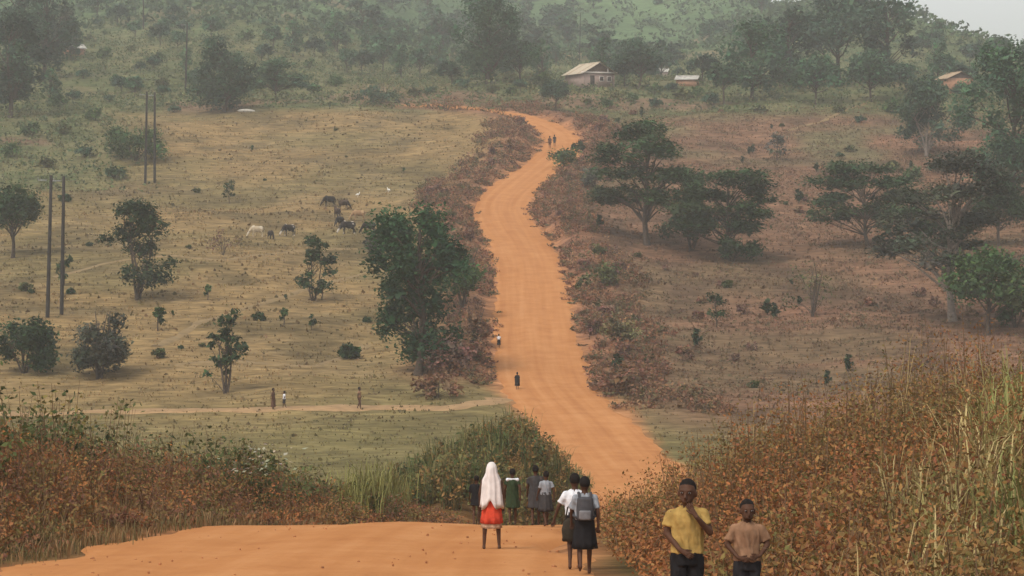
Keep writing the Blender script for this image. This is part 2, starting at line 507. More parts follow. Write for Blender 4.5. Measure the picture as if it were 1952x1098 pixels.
# ---------------------------------------------------------------- vegetation tools
def unit(v): return v/np.maximum(np.linalg.norm(v, axis=-1, keepdims=True), 1e-9)

def leaves(P, size, rng, col, aspect=0.5, up=0.0, cvar=0.25, axis=None, hue=0.12):
    """rhombic leaf faces at P (n,3); up biases the faces to lie flat; returns verts, quads, colours"""
    n = len(P)
    size = np.broadcast_to(size, (n,))*rng.uniform(0.6, 1.35, n)
    nrm = rng.normal(size=(n, 3)); nrm = unit(nrm); nrm[:, 2] = np.abs(nrm[:, 2]); nrm = unit(nrm+np.array([0, 0, up]))
    a = rng.normal(size=(n, 3)) if axis is None else axis+0.25*rng.normal(size=(n, 3))
    a = unit(a-nrm*np.sum(a*nrm, 1, keepdims=True)) if axis is None else unit(a)
    b = unit(np.cross(nrm, a))
    L = size[:, None]*0.5; Wd = size[:, None]*0.5*aspect
    bend = nrm*size[:, None]*rng.uniform(-0.12, 0.12, (n, 1))
    sh = a*L*rng.uniform(-0.25, 0.25, (n, 1))
    L = L*1.12; Wd = Wd*1.15
    V = np.stack([P-a*L, P+b*Wd+sh+bend, P+a*L, P-b*Wd+sh+bend], 1).reshape(-1, 3)
    Fq = np.arange(4*n).reshape(n, 4)
    col = np.broadcast_to(np.asarray(col, float), (n, 3))
    k = rng.uniform(1-cvar, 1+cvar, (n, 1))
    h = 1+rng.uniform(-hue, hue, (n, 3))
    C = np.repeat(col*k*h, 4, axis=0)
    return V, Fq, C

def tube(pts, rad, sides=6):
    pts = np.asarray(pts, float); rad = np.asarray(rad, float)
    t = unit(np.gradient(pts, axis=0))
    ref = np.where(np.abs(t[:, 2:3]) > 0.9, np.array([[1.0, 0, 0]]), np.array([[0, 0, 1.0]]))
    u = unit(np.cross(t, ref)); v = np.cross(t, u)
    th = np.arange(sides)*2*math.pi/sides
    ring = pts[:, None, :]+rad[:, None, None]*(np.cos(th)[None, :, None]*u[:, None, :]+np.sin(th)[None, :, None]*v[:, None, :])
    n = len(pts)
    ii = np.arange(n*sides).reshape(n, sides); jj = np.roll(ii, -1, 1)
    Fq = np.stack([ii[:-1], jj[:-1], jj[1:], ii[1:]], -1).reshape(-1, 4)
    return ring.reshape(-1, 3), Fq

def join(parts):
    Vs, Fs, Cs = [], [], []; o = 0
    for p in parts:
        Vs.append(p[0]); Fs.append(p[1]+o); o += len(p[0])
        if len(p) > 2: Cs.append(p[2])
    return np.concatenate(Vs), np.concatenate(Fs), (np.concatenate(Cs) if Cs else None)

def curve(a, b, rng, n=6, wob=0.12, sag=0.0):
    a = np.asarray(a, float); b = np.asarray(b, float)
    t = np.linspace(0, 1, n)[:, None]
    p = a+(b-a)*t
    L = np.linalg.norm(b-a)
    w = rng.normal(size=(2, 3))*wob*L
    p = p+np.sin(t*math.pi)*w[0]*0.6+np.sin(2*math.pi*t)*w[1]*0.3
    p[:, 2] += (np.sin(t[:, 0]*math.pi))*sag*L
    return p

def clump_points(c, r, n, rng, shell=0.45):
    d = unit(rng.normal(size=(n, 3)))
    q = rng.uniform(shell**3, 1, n)**(1/3)
    q = q*(0.75+0.5*rng.random(n))
    return np.asarray(c)+d*q[:, None]*np.asarray(r)

GREENS = {'dark': (0.034, 0.060, 0.024), 'mid': (0.056, 0.096, 0.032), 'bright': (0.045, 0.105, 0.030), 'blue': (0.044, 0.080, 0.048),
          'olive': (0.085, 0.095, 0.035), 'dry': (0.205, 0.112, 0.066), 'purple': (0.175, 0.098, 0.072), 'red': (0.16, 0.070, 0.032),
          'teal': (0.058, 0.114, 0.058), 'grey': (0.075, 0.080, 0.055)}

def gen_tree(kind, h, w, rng, col, leaf=0.38, dens=1.0, trunk_r=None):
    """returns trunk (V,F), crown (V,F,C)"""
    tr = trunk_r or max(0.06, 0.022*h)
    clumps = []; stems = []; base = np.zeros(3)
    R_ = w/2
    if kind == 'round':
        th = 0.30*h
        for k in range(26):
            d = unit(rng.normal(size=3)); d[2] = abs(d[2])*1.15-0.35
            q = rng.uniform(0.55, 0.92)
            c = np.array([d[0]*R_*q*0.92, d[1]*R_*q*0.92, 0.54*h+d[2]*0.44*h*q])
            rr = rng.uniform(0.24, 0.40)*R_
            clumps.append((c, np.array([rr*1.1, rr*1.1, rr*0.85]), 1.0))
        clumps.append((np.array([0, 0, 0.58*h]), np.array([R_*0.55, R_*0.55, h*0.26]), 1.4))
        forks = [(np.array([0, 0, th]), tr)]
    elif kind == 'umbrella':
        nl = 4
        for L_ in range(nl):
            z = h*(0.95-0.17*L_)
            rad = R_*(0.62+0.13*L_)*rng.uniform(0.85, 1.1)
            off = np.array([rng.uniform(-0.22, 0.22)*R_, rng.uniform(-.2, .2)*R_, 0])
            for k in range(int(7+2*L_)):
                an = rng.uniform(0, 2*math.pi); q = math.sqrt(rng.uniform(0.05, 1))
                if L_ > 0: q = rng.uniform(0.5, 1)
                c = off+np.array([math.cos(an)*rad*q, math.sin(an)*rad*q, z+rng.uniform(-.05, .05)*h-0.08*h*q*q])
                rr = rng.uniform(0.20, 0.36)*R_
                clumps.append((c, np.array([rr*1.25, rr*1.25, rr*0.30+0.022*h]), 1.25))
    elif kind == 'tall':
        for k in range(36):
            z = h*rng.uniform(0.16, 0.97)
            prof = math.sin(math.pi*min(1, max(0.08, (z/h-0.02)/1.02)))**0.6
            an = rng.uniform(0, 2*math.pi); q = rng.uniform(0.2, 0.95)
            c = np.array([math.cos(an)*R_*prof*q, math.sin(an)*R_*prof*q, z])
            rr = rng.uniform(0.22, 0.36)*R_
            clumps.append((c, np.array([rr, rr, rr*1.15]), 1.0))
    elif kind == 'open':
        for k in range(26):
            z = h*rng.uniform(0.18, 0.93)
            an = rng.uniform(0, 2*math.pi); q = rng.uniform(0.15, 0.9)
            wz = 1.0 if z < 0.65*h else 0.6
            c = np.array([math.cos(an)*R_*q*wz, math.sin(an)*R_*q*wz, z])
            rr = rng.uniform(0.17, 0.42)*R_
            clumps.append((c, np.array([rr, rr, rr*0.8]), 1.2))
    elif kind == 'bush':
        for k in range(16):
            d = unit(rng.normal(size=3)); d[2] = abs(d[2])
            q = rng.uniform(0.35, 0.8)
            c = np.array([d[0]*R_*q, d[1]*R_*q, 0.18*h+d[2]*0.66*h*q])
            rr = rng.uniform(0.28, 0.42)*min(R_, h*0.6)
            clumps.append((c, np.array([rr, rr, rr*0.9]), 1.0))
    elif kind == 'small':
        for k in range(7):
            z = h*rng.uniform(0.3, 0.9)
            an = rng.uniform(0, 2*math.pi); q = rng.uniform(0.1, 0.6)
            c = np.array([math.cos(an)*R_*q, math.sin(an)*R_*q, z])
            rr = rng.uniform(0.35, 0.6)*R_
            clumps.append((c, np.array([rr, rr, rr*0.9]), 1.0))
    elif kind == 'twiggy':
        for k in range(12):
            d = unit(rng.normal(size=3)); d[2] = abs(d[2])
            q = rng.uniform(0.5, 0.9)
            c = np.array([d[0]*R_*q, d[1]*R_*q, 0.2*h+d[2]*0.75*h*q])
            rr = rng.uniform(0.25, 0.36)*R_
            clumps.append((c, np.array([rr, rr, rr]), 0.6))
    # stems and limbs
    parts = []
    multi = kind in ('bush', 'twiggy') or (kind == 'open')
    if kind == 'open':
        tops = [np.array([rng.uniform(-.2, .2)*R_, rng.uniform(-.2, .2)*R_, 0.8*h]), np.array([0.35*R_, 0.1*R_, 0.65*h]), np.array([-0.3*R_, 0, 0.6*h])]
    elif multi:
        tops = [np.array([rng.uniform(-.5, .5)*R_, rng.uniform(-.5, .5)*R_, rng.uniform(.45, .8)*h]) for _ in range(5)]
    else:
        tops = [np.array([rng.uniform(-.08, .08)*R_, rng.uniform(-.08, .08)*R_, (0.86 if kind in ('tall', 'small') else 0.66)*h])]
    trunks = []
    for t in tops:
        p = curve([rng.uniform(-.1, .1)*tr*4*multi, rng.uniform(-.1, .1)*tr*4*multi, -0.4], t, rng, 9, 0.05)
        r = tr*(0.6 if multi else 1)*np.linspace(1.15, 0.3, 9); r[0] *= 1.3
        parts.append(tube(p, r, 7)); trunks.append(p)
    for c, r, _ in clumps:
        p = trunks[int(rng.integers(len(trunks)))]
        # leave the trunk somewhat below the clump
        want = max(0.18*h if not multi else 0.05*h, c[2]-0.28*h*rng.uniform(0.5, 1.1))
        i = int(np.argmin(np.abs(p[:, 2]-want)))
        i = min(max(i, 1), len(p)-2)
        q = curve(p[i], c, rng, 6, 0.08, 0.06)
        parts.append(tube(q, tr*(0.42 if not multi else 0.28)*np.linspace(1, 0.22, 6), 5))
    T = join(parts)
    # leaves
    L = []
    tot = sum(r[0]*r[2]*d for _, r, d in clumps)
    for c, r, d in clumps:
        n = int(max(18, dens*d*26*r[0]*(r[2]+0.35*r[0])/(leaf*leaf*0.5)*0.092))
        P = clump_points(c, r, n, rng)
        P = P[P[:, 2] > 0.05]
        core = clump_points(c, np.asarray(r)*0.62, max(4, n//7), rng, 0.1); core = core[core[:, 2] > 0.1]
        tint = np.asarray(col)*rng.uniform(0.7, 1.5)*(1+rng.uniform(-.1, .1, 3))
        L.append(leaves(P, leaf, rng, tint, 0.55, up=(0.9 if kind == 'umbrella' else 0.35)))
        if kind != 'twiggy': L.append(leaves(core, leaf*2.1, rng, tint, 0.7, up=(0.9 if kind == 'umbrella' else 0.35)))
    return T, join(L)

def add_tree(name, label, cat, xy, kind, h, w, seed, col='dark', leaf=0.32, dens=1.1, group=None, bark=None, rz=0.0, trunk_r=None, crown_name='crown', sink=0.05):
    rng = np.random.default_rng(seed)
    T, K = gen_tree(kind, h, w, rng, GREENS[col] if isinstance(col, str) else col, leaf, dens, trunk_r)
    o = thing(name, label, cat, (xy[0], xy[1], gz(*xy)-sink), rz, group)
    link('trunk' if kind not in ('bush', 'twiggy') else 'stems', mesh_np('trunk', T[0], T[1], None, bark or M_BARK, True), o)
    link(crown_name if kind not in ('bush', 'twiggy') else 'foliage', mesh_np('crown', K[0], K[1], K[2], M_LEAF), o)
    return o

def px_tree(name, label, cat, px, base, top, wpx, kind, seed, ymin=140, **kw):
    """tree whose foot is seen at (px, base) on the terrain"""
    x, y = at(px, base, ymin)
    h = (base-top)*y/F_PX; w = wpx*y/F_PX
    return add_tree(name, label, cat, (x, y), kind, h, w, seed, **kw)

# ---------------------------------------------------------------- trees in the photograph, one by one
# pasture left of the road
px_tree('leafy_tree', 'dark leafy tree with bare lower trunk left of the tall pole pair', 'tree', 24, 492, 328, 135, 'round', 11, col='dark')
px_tree('open_tree', 'dark multi-stemmed tree with ragged crown alone on the pasture', 'tree', 264, 572, 370, 150, 'open', 12, col='dark', dens=1.25)
px_tree('drooping_tree', 'shaggy dark tree with drooping crown beside the foot of the poles', 'tree', 188, 724, 540, 150, 'bush', 13, col='grey', dens=2.4, leaf=0.3)
px_tree('round_bush', 'dense dark green bush at the foot of the tall poles', 'bush', 46, 712, 572, 150, 'bush', 14, col='dark', dens=2.2, leaf=0.3)
px_tree('ragged_tree', 'small ragged tree with dark upper crown and bushy foot beside the footpath', 'tree', 430, 752, 578, 84, 'open', 15, col='dark', dens=1.2, leaf=0.3)
px_tree('leaning_tree', 'small leaning tree with three separate dark leaf clumps downhill of the cattle', 'tree', 598, 574, 448, 88, 'open', 16, col='dark', dens=1.1, leaf=0.3)
px_tree('big_roadside_tree', 'large dense dark green tree beside the left edge of the road', 'tree', 796, 716, 380, 225, 'tall', 17, col=(0.028, 0.066, 0.027), dens=2.0, leaf=0.32)
px_tree('light_green_tree', 'light green bushy tree between the big dark tree and the road', 'tree', 882, 600, 415, 120, 'bush', 18, col='mid', dens=1.0)
px_tree('grey_bush', 'greyish half-bare bush uphill of the big dark roadside tree', 'bush', 722, 492, 402, 84, 'bush', 19, col='grey', dens=0.8, leaf=0.3)
px_tree('leafless_bush', 'rounded leafless purple-grey bush on the open pasture', 'bush', 425, 487, 430, 68, 'twiggy', 20, col='purple', dens=0.9, leaf=0.25)
px_tree('lone_shrub', 'small upright green shrub alone high on the pasture', 'shrub', 438, 388, 345, 32, 'small', 21, col='dark', leaf=0.28, dens=1.3)
px_tree('low_bush', 'low wide dark bush below the far pole pair', 'bush', 220, 342, 304, 66, 'bush', 22, col='dark')
px_tree('rounded_tree', 'wide rounded green tree behind the far pole pair', 'tree', 258, 306, 204, 165, 'bush', 23, col='mid', dens=1.1)
px_tree('bush_by_pole', 'small dark bush on the pasture right of the tall poles', 'bush', 122, 545, 488, 40, 'small', 24, col='dark')
px_tree('rounded_tree', 'big dark rounded tree at the top edge of the pasture', 'tree', 425, 214, 76, 140, 'tall', 25, col='blue', dens=1.2, leaf=0.45)
px_tree('spreading_tree', 'green spreading tree with bare forked trunk at the top of the pasture', 'tree', 530, 190, 114, 104, 'umbrella', 26, col='teal', dens=1.2, leaf=0.42)
px_tree('dark_shrub_clump', 'dark wide shrub at the top right corner of the pasture', 'bush', 722, 200, 146, 120, 'bush', 27, col='blue', dens=1.1)
px_tree('brown_bush', 'brown bush where the upper road bends out of sight', 'bush', 850, 212, 168, 70, 'twiggy', 28, col='dry')
px_tree('tall_tree', 'tall grey-green tree with pointed top left of the plastered house', 'tree', 930, 160, -6, 150, 'tall', 29, col='teal', dens=1.4, leaf=0.45)
px_tree('shorter_tree', 'shorter rounded tree touching the tall pointed tree left of the house', 'tree', 995, 160, 68, 84, 'round', 30, col='teal', dens=1.2, leaf=0.42)
px_tree('garden_tree', 'bushy dark tree in front of the plastered house', 'tree', 1060, 212, 140, 66, 'round', 31, col='blue', dens=1.1)
px_tree('garden_tree', 'rounded blue-green tree right of the plastered house', 'tree', 1215, 172, 62, 98, 'round', 32, col='blue', dens=1.2, leaf=0.42)
# right of the road
px_tree('flat_topped_tree', 'flat-topped layered tree with single straight trunk on the red slope', 'tree', 1234, 468, 226, 200, 'umbrella', 33, col='dark', dens=1.35, leaf=0.36)
px_tree('layered_tree', 'low spreading layered tree right of the flat-topped tree', 'tree', 1385, 494, 325, 200, 'umbrella', 34, col='dark', dens=1.3, leaf=0.36)
px_tree('joining_tree', 'dark ragged tree whose crown joins the flat-topped and the low layered tree', 'tree', 1318, 478, 322, 130, 'open', 57, col='dark', dens=1.4)
px_tree('skirt_bush', 'dark bush at the foot of the low spreading layered tree', 'bush', 1395, 500, 425, 130, 'bush', 58, col='dark', dens=1.3)
px_tree('little_tree', 'little dark tree alone on the upper red slope', 'tree', 1482, 306, 254, 52, 'small', 35, col='grey', dens=1.0)
px_tree('layered_tree', 'spreading layered tree with thin trunk on the right slope', 'tree', 1656, 472, 304, 230, 'umbrella', 36, col='dark', dens=1.2, leaf=0.36)
px_tree('pale_trunked_tree', 'broad dark tree with long pale trunk right of the layered trees', 'tree', 1816, 612, 280, 250, 'umbrella', 37, col='grey', dens=1.3, leaf=0.36, bark=M_PALEBARK)
px_tree('bright_tree', 'bright green tree rising above the right thicket', 'tree', 1884, 640, 448, 190, 'round', 38, col='mid', dens=1.1, leaf=0.36)
px_tree('large_green_tree', 'large bright green tree with dark leaning trunk high on the right', 'tree', 1925, 395, 96, 230, 'tall', 39, col='teal', dens=1.2, leaf=0.42)
px_tree('forked_tree', 'dark blue-green tree with pale forked trunks on the right ridge', 'tree', 1766, 300, 130, 165, 'open', 40, col='blue', dens=1.6, bark=M_PALEBARK, leaf=0.42)
px_tree('wispy_tree', 'wispy grey-green shrub tree above the right thicket', 'tree', 1546, 604, 470, 100, 'twiggy', 41, col='olive', dens=0.9, leaf=0.3)
px_tree('dark_sapling', 'small dark sapling with bare top on the red slope', 'shrub', 1366, 624, 548, 44, 'small', 42, col='dark', leaf=0.26)
px_tree('roadside_bush', 'dark green bush hiding the upper bend of the road', 'bush', 1075, 322, 262, 66, 'bush', 43, col='mid', dens=1.2)
px_tree('roadside_bush', 'small dark bush on the outside of the upper road bend', 'bush', 1100, 290, 256, 30, 'bush', 44, col='dark')
px_tree('grey_green_bush', 'grey-green bush on the slope beside the upper road', 'bush', 1130, 360, 296, 66, 'bush', 45, col='grey', dens=0.8)  # thin foliage in the grey leaf colour
px_tree('green_bush', 'green bush low on the slope right of the road', 'bush', 1150, 545, 480, 84, 'bush', 46, col='olive', dens=0.7, leaf=0.3)
px_tree('dense_bush', 'dense green bush at the foot of the broad pale-trunked tree', 'bush', 1780, 470, 385, 130, 'bush', 47, col='dark', dens=1.6)
px_tree('dense_tree', 'dense rounded tree on the slope below the large bright green tree', 'tree', 1905, 470, 330, 130, 'round', 48, col='dark', dens=1.4)
px_tree('low_tree', 'low olive tree filling the gap between the layered trees', 'tree', 1725, 430, 335, 130, 'bush', 49, col='olive', dens=1.2)
px_tree('dense_bush', 'green bush in front of the bright green tree above the thicket', 'bush', 1935, 625, 520, 110, 'bush', 50, col='mid', dens=1.4)
px_tree('brush_clump', 'purple-brown brush clump at the foot of the big dark roadside tree', 'bush', 855, 715, 600, 120, 'bush', 51, col='purple', dens=1.3, leaf=0.28)
px_tree('brush_clump', 'maroon brush clump against the road edge below the light green tree', 'bush', 905, 655, 560, 80, 'bush', 52, col='dry', dens=1.3, leaf=0.28)
px_tree('brush_clump', 'dark leafy brush between the big dark tree and the junction', 'bush', 835, 760, 690, 110, 'bush', 53, col='dry', dens=1.1, leaf=0.26)
px_tree('pale_grass_bush', 'pale straw-coloured shrub right of the climbing road', 'bush', 1182, 655, 570, 90, 'bush', 54, col=(0.22, 0.18, 0.085), dens=1.1, leaf=0.26)
px_tree('dark_thicket', 'dark brown thicket beside the widening of the road', 'bush', 1180, 750, 660, 150, 'bush', 55, col='dry', dens=1.2, leaf=0.26)
# big dark trees in the upper left corner
for k, (px, b, t, w, c) in enumerate([(20, 225, 30, 150, 'blue'), (85, 150, -40, 120, 'blue'), (40, 120, -90, 150, 'blue'), (118, 118, 10, 60, 'grey')]):
    px_tree('hillside_tree', 'tall dark blue-green tree in the dense stand left of the small tin roof', 'tree', px, b, t, w, 'tall', 60+k, col=c, dens=1.2, leaf=0.55, group='dense stand of trees left of the small tin roof')
for k, (px, b, t, w, kd, c) in enumerate([(1432, 190, 38, 150, 'tall', 'teal'), (1505, 170, 20, 120, 'tall', 'blue'), (1600, 165, -40, 190, 'round', 'blue'), (1690, 160, -10, 130, 'tall', 'blue'), (1380, 200, 110, 70, 'round', 'teal'), (1555, 200, 100, 110, 'round', 'teal'), (1660, 195, 90, 120, 'round', 'teal')]):
    px_tree('ridge_tree', ('tall ragged hazy tree' if kd == 'tall' else 'broad rounded hazy tree')+' in the grove on the right hill above the red slope', 'tree', px, b, t, w, kd, 80+k, col=c, dens=1.15, leaf=0.6, group='grove on the right hill above the red slope')

# ---------------------------------------------------------------- repeated shrubs and trees (shared meshes)
rng0 = np.random.default_rng(5)
def protos(specs, name, cat, label, group):
    out = []
    for k, (kind, h, w, col, leaf, dens) in enumerate(specs):
        rng = np.random.default_rng(500+k+len(name)*7)
        T, K = gen_tree(kind, h, w, rng, GREENS[col], leaf, dens)
        out.append((mesh_np('stems', T[0], T[1], None, M_BARK, True), mesh_np('foliage', K[0], K[1], K[2], M_LEAF), kind))
    def place(x, y, s, i=None, zs=1.0, lab=None, grp=None, nm=None):
        i = int(rng0.integers(len(out))) if i is None else i
        o = thing(nm or name, lab or (label if isinstance(label, str) else label[i]), cat, (x, y, gz(x, y)-0.06), rng0.uniform(0, 6.28), grp or (group if isinstance(label, str) else group+', kind '+'abcdefgh'[i]))
        o.scale = (s, s, s*zs)
        link('stems' if out[i][2] in ('bush', 'twiggy') else 'trunk', out[i][0], o); link('foliage' if out[i][2] in ('bush', 'twiggy') else 'crown', out[i][1], o)
        return o
    return place

shrub = protos([('small', 2, 1.3, 'dark', .26, 1.0), ('bush', 1.3, 1.6, 'dark', .24, 1.0), ('small', 1.8, 1.1, 'mid', .26, .8), ('bush', 1.1, 1.5, 'olive', .24, .8)],
               'pasture_shrub', 'shrub', ['upright dark green sapling with a thin stem dotted on the pasture', 'low dark green shrub dotted on the pasture', 'upright light green sapling with a thin stem dotted on the pasture', 'low olive shrub dotted on the pasture'], 'shrubs dotted on the pasture')
for px, b, t in [(303, 632, 580), (303, 684, 640), (395, 572, 540), (665, 684, 622), (612, 572, 530), (495, 612, 575), (595, 630, 600), (375, 368, 345), (125, 385, 350),
                 (345, 665, 648), (385, 662, 640), (360, 475, 455), (540, 620, 585), (545, 575, 560), (50, 555, 515), (60, 560, 540), (135, 560, 535), (770, 330, 318), (480, 290, 275),
                 (640, 250, 236), (660, 300, 290), (330, 605, 590), (700, 615, 590), (505, 345, 335), (310, 540, 522), (725, 640, 615), (170, 470, 450)]:
    x, y = at(px, b, 150)
    shrub(x, y, max(0.35, (b-t)*y/F_PX/1.9))
redshrub = protos([('bush', 1.2, 1.6, 'dry', .24, .8), ('twiggy', 1.4, 1.5, 'purple', .22, .8), ('bush', 1.0, 1.5, 'olive', .24, .8), ('small', 1.8, 1.2, 'dark', .26, .8)],
                  'slope_shrub', 'shrub', ['low brown leafy shrub on the reddish slope right of the road', 'low twiggy purplish shrub on the reddish slope right of the road', 'low olive shrub on the reddish slope right of the road', 'upright dark green sapling on the reddish slope right of the road'], 'shrubs scattered on the reddish slope')
cnt = 0
while cnt < 90:
    y = rng0.uniform(195, 425); x = rng0.uniform(6, 0.215*y+4)
    if x-float(road_x(y)) < 6: continue
    if fbm(x/18, y/18, 133, 2) < 0.47: continue
    redshrub(x, y, rng0.uniform(0.45, 1.15)); cnt += 1
roadshrub = protos([('bush', 2.2, 2.6, 'dry', .26, 1.0), ('twiggy', 2.2, 2.4, 'purple', .24, 1.0), ('bush', 1.9, 2.4, 'olive', .26, .9), ('bush', 2.4, 2.4, 'purple', .26, 1.0)],
                  'roadside_shrub', 'shrub', ['brown leafy shrub standing in the brush at the edge of the climbing road', 'twiggy purplish shrub standing in the brush at the edge of the climbing road', 'olive green shrub standing in the brush at the edge of the climbing road', 'dull purple leafy shrub standing in the brush at the edge of the climbing road'], 'shrubs in the brush along the road')
cnt = 0
while cnt < 75:
    y = rng0.uniform(198, 405); sd_ = rng0.choice((-1, 1)); e_ = rng0.uniform(1.6, 6.5)
    x = float(road_x(y))+sd_*(float(road_hw(y))+e_)
    if sd_ < 0 and 318 < y < 400 and e_ < 3: continue
    roadshrub(x, y, rng0.uniform(0.5, 0.95)); cnt += 1
hilltree = protos([('round', 8, 7, 'teal', .5, .9), ('tall', 10, 6, 'teal', .5, .9), ('bush', 4, 5, 'mid', .42, .9), ('bush', 3, 4.5, 'olive', .42, .8), ('round', 6, 6, 'blue', .5, .9), ('bush', 3.4, 5, 'blue', .42, .9)],
                  'hill_tree', 'tree', ['rounded hazy green tree on the hillside above the pasture', 'tall narrow hazy green tree on the hillside above the pasture', 'bright green wide bush on the hillside above the pasture', 'olive green low bush on the hillside above the pasture', 'rounded dark blue-green tree on the hillside above the pasture', 'low dark blue-green bush on the hillside above the pasture'], 'scattered woodland above the pasture')
# belt of trees and bushes behind the top of the pasture and round the house
for px, b, s, i in [(600, 178, .8, 3), (640, 165, 1.0, 2), (662, 140, .9, 0), (690, 145, 1.0, 4), (730, 140, 1.1, 0), (765, 150, .9, 1), (800, 150, .9, 0), (835, 150, 1.0, 2), (860, 165, .9, 4),
                    (790, 185, .8, 3), (655, 195, .6, 3), (820, 180, .7, 5), (880, 170, .9, 5), (1010, 170, .9, 3), (1035, 165, .9, 2), (940, 178, .7, 3), (975, 182, .6, 2),
                    (1175, 190, .8, 3), (1205, 195, .7, 2), (1250, 180, .9, 2), (1280, 175, .8, 5), (1300, 190, .9, 3), (1330, 185, .8, 2), (1355, 200, .9, 5), (1250, 205, .7, 5), (1120, 200, .6, 3), (1155, 205, .6, 2),
                    (1190, 165, 1.0, 4), (1270, 150, .9, 0), (1340, 160, 1.0, 4),
                    (500, 120, .9, 4), (520, 100, 1.0, 0), (470, 80, 1.0, 2), (560, 110, .8, 1), (600, 110, .8, 4), (420, 60, .9, 2), (640, 100, .9, 1), (700, 100, .9, 1), (760, 105, 1.0, 0), (820, 115, 1.0, 0),
                    (225, 52, 1.0, 4), (185, 35, 1.0, 0), (160, 150, 1.0, 5), (200, 115, .9, 2), (110, 205, 1.0, 2), (140, 190, .8, 5), (220, 160, .8, 2), (250, 100, .8, 3), (300, 120, .8, 2), (310, 165, .8, 3), (330, 215, .7, 5),
                    (60, 260, .9, 2), (120, 255, .9, 3), (20, 300, .9, 2), (160, 300, .8, 5), (90, 320, .7, 3), (180, 230, .9, 2), (340, 100, .8, 0), (350, 70, .7, 4), (365, 160, .8, 2), (500, 165, .8, 2), (560, 160, .7, 5), (590, 130, .7, 2),
                    (1700, 215, .9, 2), (1725, 180, 1.0, 4), (1800, 165, 1.0, 0), (1850, 130, 1.1, 4), (1780, 120, 1.1, 0), (1740, 110, 1.1, 4), (1900, 130, 1.0, 0), (1850, 180, .9, 2), (1600, 215, .7, 3), (1640, 235, .6, 5), (1450, 215, .7, 3),
                    (1700, 330, .8, 3), (1740, 345, .8, 2), (1790, 330, .8, 5), (1850, 300, .7, 3), (1620, 290, .5, 3), (1600, 300, .4, 5)]:
    x, y = at(px, b, 300)
    hilltree(x, y, s*rng0.uniform(0.85, 1.15), i)
cnt = 0
while cnt < 130:
    y = rng0.uniform(436, 640); x = rng0.uniform(-0.225*y, 0.225*y)
    if fbm(x/30, y/30, 311, 2) < 0.46 or (6 < x < 26 and y < 470): continue
    hilltree(x, y, rng0.uniform(0.45, 1.0)); cnt += 1
fartree = protos([('round', 9, 9, 'teal', .8, .9), ('tall', 12, 7, 'teal', .8, .9), ('bush', 5, 8, 'teal', .7, .9), ('umbrella', 9, 10, 'blue', .7, .9)],
                 'distant_tree', 'tree', ['rounded far tree fading into haze on the distant green hill', 'tall far tree fading into haze on the distant green hill', 'wide far bush fading into haze on the distant green hill', 'flat-topped far tree fading into haze on the distant green hill'], 'trees on the distant hill')
cnt = 0
while cnt < 120:
    y = rng0.uniform(600, 1050); x = rng0.uniform(-0.225*y, 0.165*y)
    if fbm(x/70, y/70, 211, 2) < 0.42: continue
    fartree(x, y, rng0.uniform(0.55, 1.1)); cnt += 1
# skyline trees along the falling ridge at the right
for k in range(30):
    px = 1735+k*8+rng0.uniform(-4, 4)
    y = rng0.uniform(700, 775)
    x = (px-976)/F_PX*y
    fartree(x, y, rng0.uniform(0.25, 0.6), lab='hazy tree standing along the skyline of the falling ridge', grp='trees along the skyline', nm='skyline_tree')

# ---------------------------------------------------------------- masses of undergrowth (nobody could count them)
def scatter(n, rng, xr, yr, keep):
    X = rng.uniform(*xr, n); Y = rng.uniform(*yr, n)
    k = keep(X, Y)
    if k.dtype != bool: k = rng.random(n) < k
    return X[k], Y[k]

def weeds(X, Y, hh, rad, nleaf, leaf, cols, rng, stems=True, aspect=0.5, up=0.2, zoff=0.0, ns=6):
    """upright leafy weeds: leaves round a handful of stems"""
    n = len(X)
    Z = H(X, Y)+zoff
    hh = np.broadcast_to(hh, (n,)); rad = np.broadcast_to(rad, (n,))
    parts = []
    ci = rng.integers(len(cols), size=n)
    base = np.asarray(cols)[ci]*rng.uniform(0.7, 1.2, (n, 1))
    t = rng.uniform(0, 1, (n, nleaf))**0.75
    an = rng.uniform(0, 2*math.pi, (n, nleaf))
    # leaves keep to sprays so that gaps stay open
    sa = rng.uniform(0, 2*math.pi, (n, ns)); si = rng.integers(ns, size=(n, nleaf))
    an = np.take_along_axis(sa, si, 1)+rng.normal(size=(n, nleaf))*(2.1/ns)
    sh = rng.uniform(0.6, 1.0, (n, ns)); hs_ = np.take_along_axis(sh, si, 1)
    q = (0.18+0.82*t)*rng.uniform(0.55, 1.05, (n, nleaf))
    P = np.stack([X[:, None]+np.cos(an)*q*rad[:, None], Y[:, None]+np.sin(an)*q*rad[:, None], Z[:, None]+t*hh[:, None]*hs_], -1).reshape(-1, 3)
    C = np.repeat(base, nleaf, 0)
    parts.append(leaves(P, leaf, rng, C, aspect, up, 0.16, hue=0.08))
    if stems:
        # each stem a thin folded blade
        A = np.stack([X, Y, Z-0.05], -1)
        A = np.repeat(A, ns, 0)
        B = np.stack([X[:, None]+np.cos(sa)*rad[:, None]*0.8, Y[:, None]+np.sin(sa)*rad[:, None]*0.8, Z[:, None]+hh[:, None]*sh], -1).reshape(-1, 3)
        w = np.stack([-np.sin(sa), np.cos(sa), np.zeros_like(sa)], -1).reshape(-1, 3)*0.012
        V = np.stack([A-w, A+w, B+w*0.4, B-w*0.4], 1).reshape(-1, 3)
        Fq = np.arange(len(V)).reshape(-1, 4)
        parts.append((V, Fq, np.tile(np.array([[0.16, 0.095, 0.050]]), (len(V), 1))))
    return parts

